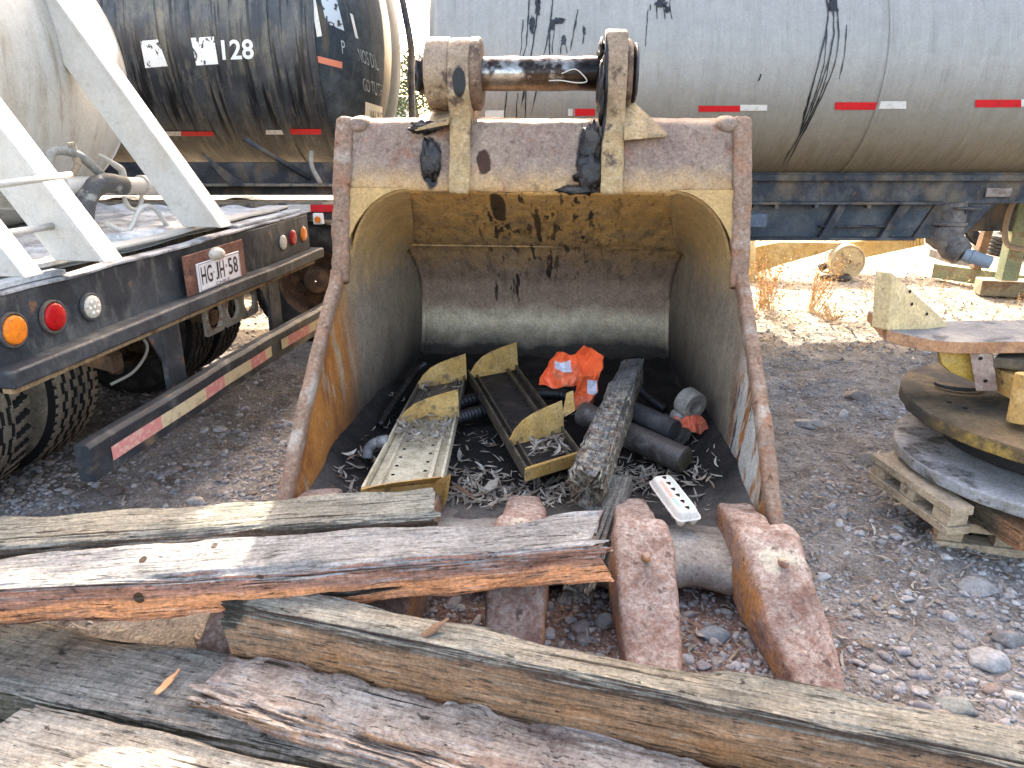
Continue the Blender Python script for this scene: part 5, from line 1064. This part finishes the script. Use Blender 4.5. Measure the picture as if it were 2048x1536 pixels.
# egg carton
def carton():
    nl=at(1352,1050,.225); fl=at(1296,972,.25); X=(nl-fl); L=.30; M=frame((nl+fl)/2+Vector((.05,0,-.01)),X,Vector((-.05,.12,.99)).normalized())
    t=thing('egg_carton','empty beige cardboard egg carton lying on the bucket lip between two teeth','egg carton',M)
    mc=pm('moulded_pulp',(.66,.58,.48),[dict(c=(.72,.65,.56),s=14,t=(.5,.65),a=.6)],grit=.12,rough=.95,bumps=((90,.4,(1,1,1),.002),))
    b=MB(); R=[]
    for z,sx,sy in ((.034,.155,.056),(.038,.155,.056),(.040,.149,.050),(.058,.143,.044),(.066,.138,.040),(.069,.132,.035)):
        R.append([Vector((sq(2*PI*j/64,7)[0]*sx,sq(2*PI*j/64,7)[1]*sy,z)) for j in range(64)])
    b.rings(R); b.build('lid',mc,t,smooth=False,bevel=.002)
    for i in range(6):
        for k in (-1,1):
            b=MB(); cx_=-.122+.0488*i; R=[]
            for z,s_ in ((.036,.0235),(.02,.021),(.006,.015),(.0,.010)): R.append([Vector((cx_+math.cos(2*PI*j/16)*s_,k*.0255+math.sin(2*PI*j/16)*s_,z)) for j in range(16)])
            b.rings(R); b.build('egg_cup',mc,t,smooth=True)
        b=MB(); cx_=-.118+.0455*i; b.add([Vector((cx_+math.cos(a)*.012*(1+.3*math.cos(a)),.004+math.sin(a)*.009*(1-.4*math.cos(a)),.0696)) for a in np.linspace(0,2*PI,17)[:-1]],[tuple(range(16))]); b.build('lid_slot',m_dot,t)
    for (x0,x1,y0,y1,c,nm) in ((-.09,.03,-.032,-.016,(.60,.36,.26),'orange_print'),(.035,.105,-.033,-.016,(.36,.46,.38),'green_print'),(-.12,.12,.016,.030,(.46,.52,.45),'green_print')):
        b=MB(); b.grid(lambda u,v:Vector((x0+(x1-x0)*u,y0+(y1-y0)*v,.0697)),4,2); b.build(nm,pm('print_'+nm,c,[dict(c=(.56,.47,.38),s=60,t=(.52,.6),a=.6)],rough=.9,bumps=()),t)
carton()
# ------------------------------------------------------------------ RIGHT SIDE: pallet, stacked steel discs, bent bracket
m_plw=pm('pallet_wood',(.40,.30,.19),[dict(c=(.22,.165,.11),s=5,st=(1,1,1),t=(.45,.62),a=.7),dict(c=(.45,.37,.26),s=30,st=(1,1,3),t=(.5,.62),a=.6),dict(c=(.10,.07,.05),s=14,t=(.62,.68),a=.7),dict(c=(.24,.22,.19),up=(.5,.9),a=.4)],rough=.85,bumps=((40,.4,(1,1,1),.004),))
pal=Vector((1.80,2.74,0)); PX=Vector((.97,-.24,0)).normalized()    # long front edge runs to the right
t=thing('wooden_pallet','weathered wooden pallet with block feet standing on the gravel under the steel discs','pallet',frame(pal,PX))
def pb(a,b_,nm,par=t,mat=m_plw,bev=.004,jit=.004):
    b=MB(); b.box(a,b_); b.v=[(p[0]+random.uniform(-jit,jit),p[1]+random.uniform(-jit,jit),p[2]+random.uniform(-jit*.3,jit*.3)) for p in b.v]; return b.build(nm,mat,par,bevel=bev)
for y0 in (0,.36,.72): pb((0,y0,0),(1.1,y0+.09,.036),'bottom_board')
for x0 in (.005,.22,.43,.64,.85):
    for y0 in (.0,.36,.71): pb((x0,y0+.006,.038),(x0+.095,y0+.10,.088),'block')
for y0 in (.0,.36,.71): pb((0,y0,.09),(1.1,y0+.095,.130),'stringer_board')
for x0 in (.16,.31,.46,.6,.78,.95): pb((x0,.1,.132),(x0+.12,.80,.150),'deck_board')
t2=thing('wooden_pallet','broken off end of a grey pallet stacked on the left edge of the lower pallet','pallet',frame(Vector((1.80,2.655,.132)),Vector((-.16,.98,.0))))
pb((-.03,-.05,.0),(.50,.05,.035),'end_board',t2)
for x0 in (-.02,.19,.40): pb((x0,-.045,.037),(x0+.095,.045,.085),'block',t2)
pb((-.03,-.05,.087),(.50,.05,.125),'top_board',t2)
b=MB(); b.box((0,-.05,0),(.62,.05,.09)); o=b.build('timber',wood('support_timber_wood',(.20,.16,.12),(.16,.12,.08),extra=[dict(c=(.40,.19,.09),g=[(0,.14,.05,.1,9)],a=.8)]),None,M=frame(Vector((2.01,2.50,.138)),Vector((-.18,1,0))),bevel=.006); tag(o,'short square timber lying across the pallet under the lowest steel disc','timber')
def disc_plate(name,label,c,R,th,mat,holes,tilt=(0,0),seed=0,cat='steel disc',slots=()):
    t=thing(name,label,cat,Matrix.Translation(c)@Matrix.Rotation(tilt[0],4,'X')@Matrix.Rotation(tilt[1],4,'Y'))
    b=MB(); n=120; Rg=[]
    for z,k in ((0,.3),(0,.985),(.004,.998),(.01,1),(th-.01,1),(th-.004,.998),(th,.985),(th,.8),(th,.3)):
        Rg.append([Vector((math.cos(2*PI*j/n)*R*k*(1+(.006*noise.noise(Vector((math.cos(2*PI*j/n)*6,math.sin(2*PI*j/n)*6,seed)))+.004*noise.noise(Vector((math.cos(2*PI*j/n)*25,math.sin(2*PI*j/n)*25,z*60)))) if k>.9 else math.cos(2*PI*j/n)*R*k),math.sin(2*PI*j/n)*R*k*(1+(.006*noise.noise(Vector((math.cos(2*PI*j/n)*6,math.sin(2*PI*j/n)*6,seed)))) if k>.9 else 1),z)) for j in range(n)] if False else [Vector((math.cos(2*PI*j/n)*R*k,math.sin(2*PI*j/n)*R*k,z))+Vector((math.cos(2*PI*j/n),math.sin(2*PI*j/n),0))*((.010*noise.noise(Vector((math.cos(2*PI*j/n)*5,math.sin(2*PI*j/n)*5,seed)))+.005*noise.noise(Vector((math.cos(2*PI*j/n)*22,math.sin(2*PI*j/n)*22,z*60)))) if k>.9 else 0) for j in range(n)])
    b.rings(Rg); b.build('plate',mat,t,smooth=False,bevel=.0).data.polygons.foreach_set('use_smooth',[len(f)<5 for f in b.f])
    for (dx,dy,r) in holes:
        b=MB(); b.add([Vector((dx+math.cos(a)*r,dy+math.sin(a)*r,th+.0015)) for a in np.linspace(0,2*PI,21)[:-1]],[tuple(range(20))]); b.build('hole',m_dot,t)
    return t
m_d1=pm('dusty_grey_disc',(.27,.265,.265),[dict(c=(.040,.037,.036),g=[(1,.30,.52,.25,4)],a=.92),dict(c=(.04,.037,.036),s=4,t=(.52,.60),up=(.5,.9),a=.9),dict(c=(.36,.36,.37),s=9,t=(.5,.66),up=(.5,.9),a=.6),dict(c=(.23,.20,.15),s=12,t=(.42,.62),up=(.6,.2),a=.9),dict(c=(.05,.045,.04),s=16,t=(.56,.66),up=(.6,.2),a=.8)],rough=.8,bumps=((14,.5,(1,1,1),.01),(60,.4,(1,1,1),.004)))
m_d2=pm('black_ochre_disc',(.045,.040,.034),[dict(c=(.16,.115,.065),s=4,t=(.48,.62),up=(.5,.9),a=.8),dict(c=(.40,.27,.06),s=9,t=(.44,.58),g=[(1,-.05,-.35,.2,4)],up=(.6,.2),a=.9),dict(c=(.22,.13,.04),g=[(1,-.0,-.3,.3,4)],a=.35)],rough=.7,bumps=((14,.5,(1,1,1),.01),(60,.4,(1,1,1),.004)))
disc_plate('steel_disc','lowest big steel disc with dusty grey top, resting on the pallet',(2.37,2.97,.275),.62,.055,m_d1,[(-.25,-.05,.035),(-.1,-.3,.04),(.05,-.2,.03)],seed=2)
tub=disc_plate('steel_drum','round dark steel drum between the two big steel discs',(2.45,3.05,.342),.47,.13,pm('oily_drum',(.022,.021,.02),[dict(c=(.20,.13,.04),s=6,t=(.56,.64),a=.8)],rough=.6),[],seed=4,cat='drum')
disc_plate('steel_disc','upper big steel disc with black top and worn yellow rim',(2.49,3.02,.475),.705,.062,m_d2,[(-.33,-.10,.03),(-.52,-.02,.012),(-.55,.05,.012)],seed=6)
b=MB(); b.tube(smooth_path([at(1828,815,.44),at(1838,830,.44),at(1868,850,.43),at(1905,858,.43),at(1945,858,.43)],30),.011,8); o=b.build('tube',pm('pale_tube',(.33,.27,.20),bumps=()),None,smooth=True); tag(o,'thin pale tube sticking out between the two big steel discs','tube')
b=MB(); c_=at(1925,770,.552); b.tube([c_+Vector((math.cos(a)*.11,math.sin(a)*.085+.02,0)) for a in np.linspace(PI*.95,PI*1.75,20)],.010,8); o=b.build('rubber_ring',m_hose,None,smooth=True); tag(o,'black rubber ring lying on top of the upper steel disc','rubber ring')
m_bkt=pm('yellowish_bracket_paint',(.52,.39,.20),[dict(c=(.60,.48,.30),s=4,t=(.46,.64),a=.6),dict(c=(.20,.19,.20),s=3.5,t=(.60,.64),a=.5),dict(c=(.12,.08,.05),s=22,t=(.63,.68),a=.8)],rough=.65)
m_ored=pm('flame_cut_edge',(.34,.175,.085),[dict(c=(.46,.27,.15),s=9,t=(.45,.62),a=.7),dict(c=(.22,.12,.08),s=25,t=(.5,.62),a=.6)],rough=.8)
m_gtop=pm('grey_worn_top',(.16,.155,.155),[dict(c=(.30,.27,.22),s=5,t=(.48,.62),a=.6),dict(c=(.04,.04,.045),s=7,t=(.56,.64),a=.8)],rough=.6)
bo=atY(1775,668,3.10)
t=thing('bent_steel_bracket','heavy cream bracket with upright triangular fin and rusty thick edge, atop the disc stack','steel bracket'); t.location=bo
def bp3(px,py,Y): return atY(px,py,Y)-bo
# curved flange plate (thick), front edge outline
fe=smooth_path([bp3(1775,660,3.10),bp3(1845,676,3.02),bp3(1900,683,3.0),bp3(1960,684,3.0),bp3(2048,683,3.0),bp3(2160,682,3.0)],24)
b=MB(); bk=[p+Vector((.10-.02*i/24,.40,-.01)) for i,p in enumerate(fe)]; th=Vector((0,0,-.052))
V=[];n_=len(fe)
for p,q in zip(fe,bk): V+=[p,q,p+th,q+th]
F=[]
for i in range(n_-1):
    a=4*i; c=a+4; F+=[(a,c,c+1,a+1),(a+2,a+3,c+3,c+2),(a,a+2,c+2,c),(a+1,c+1,c+3,a+3)]
F+=[(0,1,3,2),(4*n_-4,4*n_-2,4*n_-1,4*n_-3)]
b.add(V,F); o=b.build('flange_plate',[m_gtop,m_ored],t,bevel=.004)
for pg in o.data.polygons:
    pg.material_index=1 if pg.normal.y<-.6 or pg.normal.x<-.6 else 0
# upright fin: triangle standing on the flange left end
tp0=bp3(1785,546,3.12); base0=bp3(1776,662,3.105); baseR=bp3(1905,662,3.30); midR=bp3(1878,630,3.28)
b=MB(); f=[tp0,base0+Vector((0,0,.003)),baseR,midR]; off=Vector((-.045,.06,.0))*1.0
b.add([p for p in f]+[p+off for p in f],[(0,1,2,3),(7,6,5,4),(0,4,5,1),(1,5,6,2),(2,6,7,3),(3,7,4,0)]); b.build('fin',m_bkt,t,bevel=.004)
for px,py in ((1819,583),(1823,608),(1853,628)):
    p=atP(px,py,bo+tp0,(base0-tp0).cross(baseR-base0).normalized())-bo; nn=(base0-tp0).cross(baseR-base0).normalized(); nn=nn if nn.y<0 else -nn
    a1=nn.orthogonal().normalized(); a2=nn.cross(a1); b=MB(); b.add([p+nn*.003+(a1*math.cos(a)+a2*math.sin(a))*.008 for a in np.linspace(0,2*PI,13)[:-1]],[tuple(range(12))]); b.build('bolt_hole',m_dot,t)
b=MB(); w0=[bp3(1878,700,3.05),bp3(1884,728,3.05),bp3(1902,745,3.05),bp3(1950,765,3.05),bp3(1950,700,3.05)]; b.prism(w0,(.0,.03,0)); b.build('web',pm('yellow_web_paint',(.42,.27,.055),[dict(c=(.45,.33,.15),s=6,t=(.45,.62),a=.8)]),t,bevel=.003)
b=MB(); w1=[bp3(1938,700,3.02),bp3(1983,700,3.02),bp3(1996,782,3.0),bp3(1952,782,3.0)]; b.prism(w1,(.02,.03,0)); b.build('leg_plate',pm('rusty_leg_plate',(.30,.22,.17),[dict(c=(.20,.12,.10),s=7,t=(.48,.62),a=.8),dict(c=(.42,.36,.32),s=12,t=(.56,.66),a=.7)]),t,bevel=.003)
for px,py in ((1961,717),(1971,762)):
    p=bp3(px,py,2.995); b=MB(); b.add([p+Vector((math.cos(a)*.010,0,math.sin(a)*.008)) for a in np.linspace(0,2*PI,13)[:-1]],[tuple(range(12))]); b.build('bolt_hole',m_dot,t)
b=MB(); pc=at(2044,845,.56); b.tube([pc,pc+Vector((.0,.03,.20))],[.055,.045],20); o=b.build('steel_sleeve',m_och,None,bevel=.005); tag(o,'ochre steel sleeve standing on the upper disc at the right edge','sleeve')
b=MB(); q=[at(1960,765,.60),at(2030,805,.60),at(2120,790,.6),at(2110,740,.6)]; b.prism(q,(0,0,.10)); o=b.build('steel_block',m_och,None,bevel=.006); tag(o,'ochre steel block lying on the upper disc behind the bracket leg','steel block')
b=MB(); q=[at(1985,735,.72),at(2048,742,.72),at(2120,735,.72),at(2110,712,.72),at(2000,718,.72)]; b.prism(q,(0,0,.045)); o=b.build('steel_plate',m_olv,None,bevel=.004); tag(o,'dark oily steel plate behind the leg of the bent bracket','steel plate')
# ------------------------------------------------------------------ BACKGROUND beyond the tanker
m_yel=pm('dusty_yellow_machine',(.40,.29,.12),[dict(c=(.46,.38,.22),s=5,t=(.45,.62),a=.8),dict(c=(.16,.11,.06),s=9,t=(.56,.66),a=.8)])
t=thing('roller_arm','dusty yellow machine arm with a roller wheel lying on the ground beyond the tanker','machine arm'); to=at(1600,590,0); t.location=to
def yp(px,py,Y): return atY(px,py,Y)-to
b=MB(); b.prism([yp(*p,8.6) for p in ((1480,560),(1560,530),(1640,508),(1700,486),(1560,484),(1480,500))],(.0,.12,0)); b.build('arm',m_yel,t,bevel=.01)
b=MB(); b.prism([yp(*p,8.9) for p in ((1690,486),(1848,466),(1850,490),(1700,522))],(.0,.3,0)); b.build('arm_head',m_yel,t,bevel=.01)
for i in range(6):
    b=MB(); p=yp(1812+i*6,470,8.85); b.tube([p,p+Vector((0,-.02,-.12))],.015,8); b.build('tooth',m_yel,t)
c_=atY(1695,524,8.5)-to
b=MB(); Rg=[]
for y,r in ((.10,.20),(-.02,.20),(-.03,.185),(-.01,.17),(-.01,.06),(-.04,.055),(-.04,.03),(-.0,.028),(0,.002)): Rg.append([Vector((c_.x+math.cos(2*PI*j/40)*r,c_.y+y,c_.z+math.sin(2*PI*j/40)*r)) for j in range(40)])
b.rings(Rg); b.build('roller_wheel',pm('cream_wheel',(.42,.36,.24),[dict(c=(.2,.15,.1),s=9,t=(.55,.65))]),t,bevel=.004)
b=MB(); b.tube([yp(1500,470,8.6),yp(1500,600,8.3)],.06,10); b.build('post',m_yel,t,smooth=True)
b=MB(); b.tube(smooth_path([at(1642,535,.05),at(1665,525,.10),at(1682,540,.05),at(1690,558,.03),at(1640,556,.03)],24),.05,10); o=b.build('rubber_hose',m_hose,None,smooth=True); tag(o,'black rubber hose loop on the ground left of the roller wheel','hose')
b=MB(); P=[at(1560,555,.0),at(1690,560,.0)]; 
def bgtyre(px,py,Y,R,W,ang,label,tilt=0):
    p=atY(px,py,Y); p.z=max(p.z,R*.98 if not tilt else .15); o=tyre_mb(R,W,'rib',90).build('tyre',[m_rubd,m_groove],None,smooth=True,M=Matrix.Translation(p)@Matrix.Rotation(ang,4,'Z')@Matrix.Rotation(tilt,4,'Y')); tag(o,label,'tyre')
bgtyre(1978,468,11.0,.36,.42,math.radians(62),'black tyre standing upright beyond the tanker near the rusty post')
bgtyre(2040,492,10.2,.40,.26,math.radians(20),'black tyre lying flat next to the green post',PI/2)
m_grn=pm('faded_green_paint',(.17,.20,.12),[dict(c=(.25,.24,.14),s=4,t=(.45,.62),a=.8),dict(c=(.20,.12,.07),s=7,t=(.56,.66),a=.8)])
m_brn=pm('brown_rusty_bar',(.17,.105,.065),[dict(c=(.10,.07,.05),s=8,t=(.5,.62))])
def bar(name,label,cat,p0,p1,w_,h_,mat):
    p0,p1=Vector(p0),Vector(p1); L=(p1-p0).length; b=MB(); b.box((0,-w_/2,-h_/2),(L,w_/2,h_/2)); z=Vector((0,-1,0.05)) if abs((p1-p0).normalized().z)>.6 else Vector((0,0,1)); o=b.build(name,mat,None,M=frame(p0,p1-p0,z),bevel=.008); tag(o,label,cat); return o
bar('steel_post','brown rusty slanting post in front of the upright tyre','post',atY(1950,538,8.1),atY(1995,395,8.1),.09,.09,m_brn)
bar('green_post','broad faded green slanting beam at the right edge under the tanker','beam',atY(2012,560,7.2),atY(2052,392,7.2),.16,.12,m_grn)
bar('steel_pipe','greenish pipe lying on the ground, farther one, behind the weeds','pipe',at(1870,540,.12),at(2060,566,.12),.14,.16,m_grn)
bar('steel_pipe','brown tapered beam on the ground by the foot of the green beam','pipe',at(1955,572,.10),at(2140,580,.10),.22,.16,pm('brown_green_beam',(.20,.17,.11),[dict(c=(.14,.09,.06),s=6,t=(.5,.62))]))
bar('steel_angle','grey angle bar lying from the valve towards the green beam','angle bar',at(1862,505,.16),at(2015,556,.16),.05,.10,m_chas)
bar('yellow_stake','thin yellow stake far behind under the tanker','stake',atY(1945,438,13),atY(1962,395,13),.09,.03,pm('bright_yellow',(.65,.55,.03),bumps=()))
b=MB(); b.tube(smooth_path([atY(2035,392,7.0),atY(2018,425,7.0),atY(2010,470,7.0),atY(2020,492,7.0),atY(2060,500,7.0)],24),.025,10); o=b.build('bent_pipe',pm('tan_pipe',(.26,.20,.14)),None,smooth=True); tag(o,'tan bent pipe curling in front of the green beam','pipe')
# dry weeds
m_weed=pm('dry_weed',(.50,.33,.15),[dict(c=(.36,.21,.08),s=14,t=(.45,.6),a=.7)],rough=.9,bumps=(),island=[(.50,.34,.16),(.40,.23,.08),(.58,.44,.25),(.34,.20,.09)])
def weed(label,px,py,h,n,spread=.10,seeds=14,lean=0):
    p=at(px,py,0); b=MB()
    for i in range(n):
        a=RNG.uniform(0,6.3); x=RNG.normal(0,spread*.35); y=RNG.normal(0,spread*.35); H=h*RNG.uniform(.45,1); P=[]
        for k in range(7):
            t_=k/6; P.append(Vector((x+math.cos(a)*spread*t_*1.1+lean*t_*H+RNG.normal(0,.006),y+math.sin(a)*spread*t_+RNG.normal(0,.006),H*t_*(1-.1*t_))))
        b.tube(P,[.0035*(1-.7*k/6) for k in range(7)],4)
        for q in range(seeds):
            t_=RNG.uniform(.25,1); k=min(5,int(t_*6)); c=P[k].lerp(P[k+1],t_*6-k) if k<6 else P[6]; c=c+Vector(RNG.normal(0,.012,3)); s_=RNG.uniform(.004,.010)
            d=[Vector(RNG.normal(0,1,3)).normalized()*s_*1.5 for _ in range(4)]; b.add([c+e for e in d],[(0,1,2),(0,2,3),(0,3,1),(1,3,2)])
    o=b.build('dry_weed',m_weed,None); o.location=(p.x,p.y,gz(p.x,p.y)); tag(o,label,'weed'); return o
weed('tall bushy dry weed just right of the bucket edge, densest of the weeds',1535,618,.68,26,.16,34)
weed('tall dry weed leaning right, standing left of the roller wheel',1622,622,.66,18,.10,34,.25)
weed('low dry weed near the roller wheel base',1660,640,.22,14,.12,16)
weed('sparse thin dry weed in front of the roller arm to the right',1745,600,.30,7,.12,8)
weed('dry branched weed below the discharge valve of the tanker',1870,600,.42,8,.22,5,.3)
weed('dry branched weed in front of the greenish pipe',1985,592,.60,9,.16,5,.25)
weed('small single dry stalk near the right edge on the sunlit ground',2040,612,.28,2,.03,10)
weed('short bushy dry weed tuft at the foot of the bucket side',1512,628,.30,16,.12,18)
b=MB()
for k in range(900):
    x=RNG.uniform(1.5,6); y=5.7+RNG.random()**1.5*3; a=RNG.uniform(0,6.3); L=RNG.uniform(.03,.10); b.tube([(x,y,gz(x,y)),(x+math.cos(a)*L,y+math.sin(a)*L,gz(x,y)+RNG.uniform(.005,.05))],.0016,3,cap=False)
o=b.build('straw_litter',m_weed,None); tag(o,None,None,kind='stuff')
# far things seen through the gap between the tankers
m_bark=pm('bark',(.12,.09,.07)); m_fol=pm('foliage',(.08,.11,.04),bumps=(),island=[(.06,.09,.03),(.10,.13,.05),(.13,.15,.07),(.05,.07,.03)])
def tree(label,x,y,h,r,n=2600,sd=1):
    t=thing('tree',label,'tree',Matrix.Translation((x,y,0))); b=MB(); b.tube([(0,0,0),(.1,0,h*.35),(-.1,.1,h*.7),(0,0,h*.92)],[.22,.17,.1,.03],10)
    L=[]
    for k in range(16):
        z=h*(.3+.62*k/16); a=k*2.4; e=Vector((math.cos(a)*r*.8*(1.1-k/20),math.sin(a)*r*.8*(1.1-k/20),z+h*.08)); b.tube([(0,0,z-h*.04),tuple(e)],[.06,.015],6); L.append(e)
    b.build('trunk',m_bark,t,smooth=True); b=MB(); rg=np.random.default_rng(sd)
    for k in range(n):
        e=L[rg.integers(len(L))]; c=e+Vector(rg.normal(0,r*.22,3)); s_=.12; d=[Vector(rg.normal(0,1,3)).normalized()*s_ for _ in range(4)]; b.add([c+q for q in d],[(0,1,2,3)])
    b.build('crown',m_fol,t)
tree('slender distant tree seen in the gap between the two tankers',-5.9,48,5.6,1.6)
t=thing('farm_house','pale distant house with pitched roof seen beside the black tanker rear','house',Matrix.Translation((-9.0,60,0))); m_hs=pm('pale_plaster',(.55,.53,.5),bumps=())
b=MB(); b.box((-.9,0,0),(.9,4,3.2)); b.build('wall',m_hs,t); b=MB(); b.prism([(-1.2,-.3,3.2),(1.3,-.3,3.2),(.0,-.3,4.0)],(0,4.6,0)); b.build('roof',pm('grey_roof',(.3,.29,.28),bumps=()),t)
b=MB(); b.box((.1,-.02,1.2),(.6,.0,2.2)); b.build('window',m_hole,t)
b=MB(); b.grid(lambda u,v:Vector((-7.6+5.6*u,47+v*2,.0+(.9+.35*noise.noise(Vector((u*7,v,0))))*math.sin(PI*v)*min(1,4*u,4*(1-u)))),40,10); o=b.build('hedge',m_fol,None,smooth=True); tag(o,'low distant hedge at the foot of the slender tree','hedge')
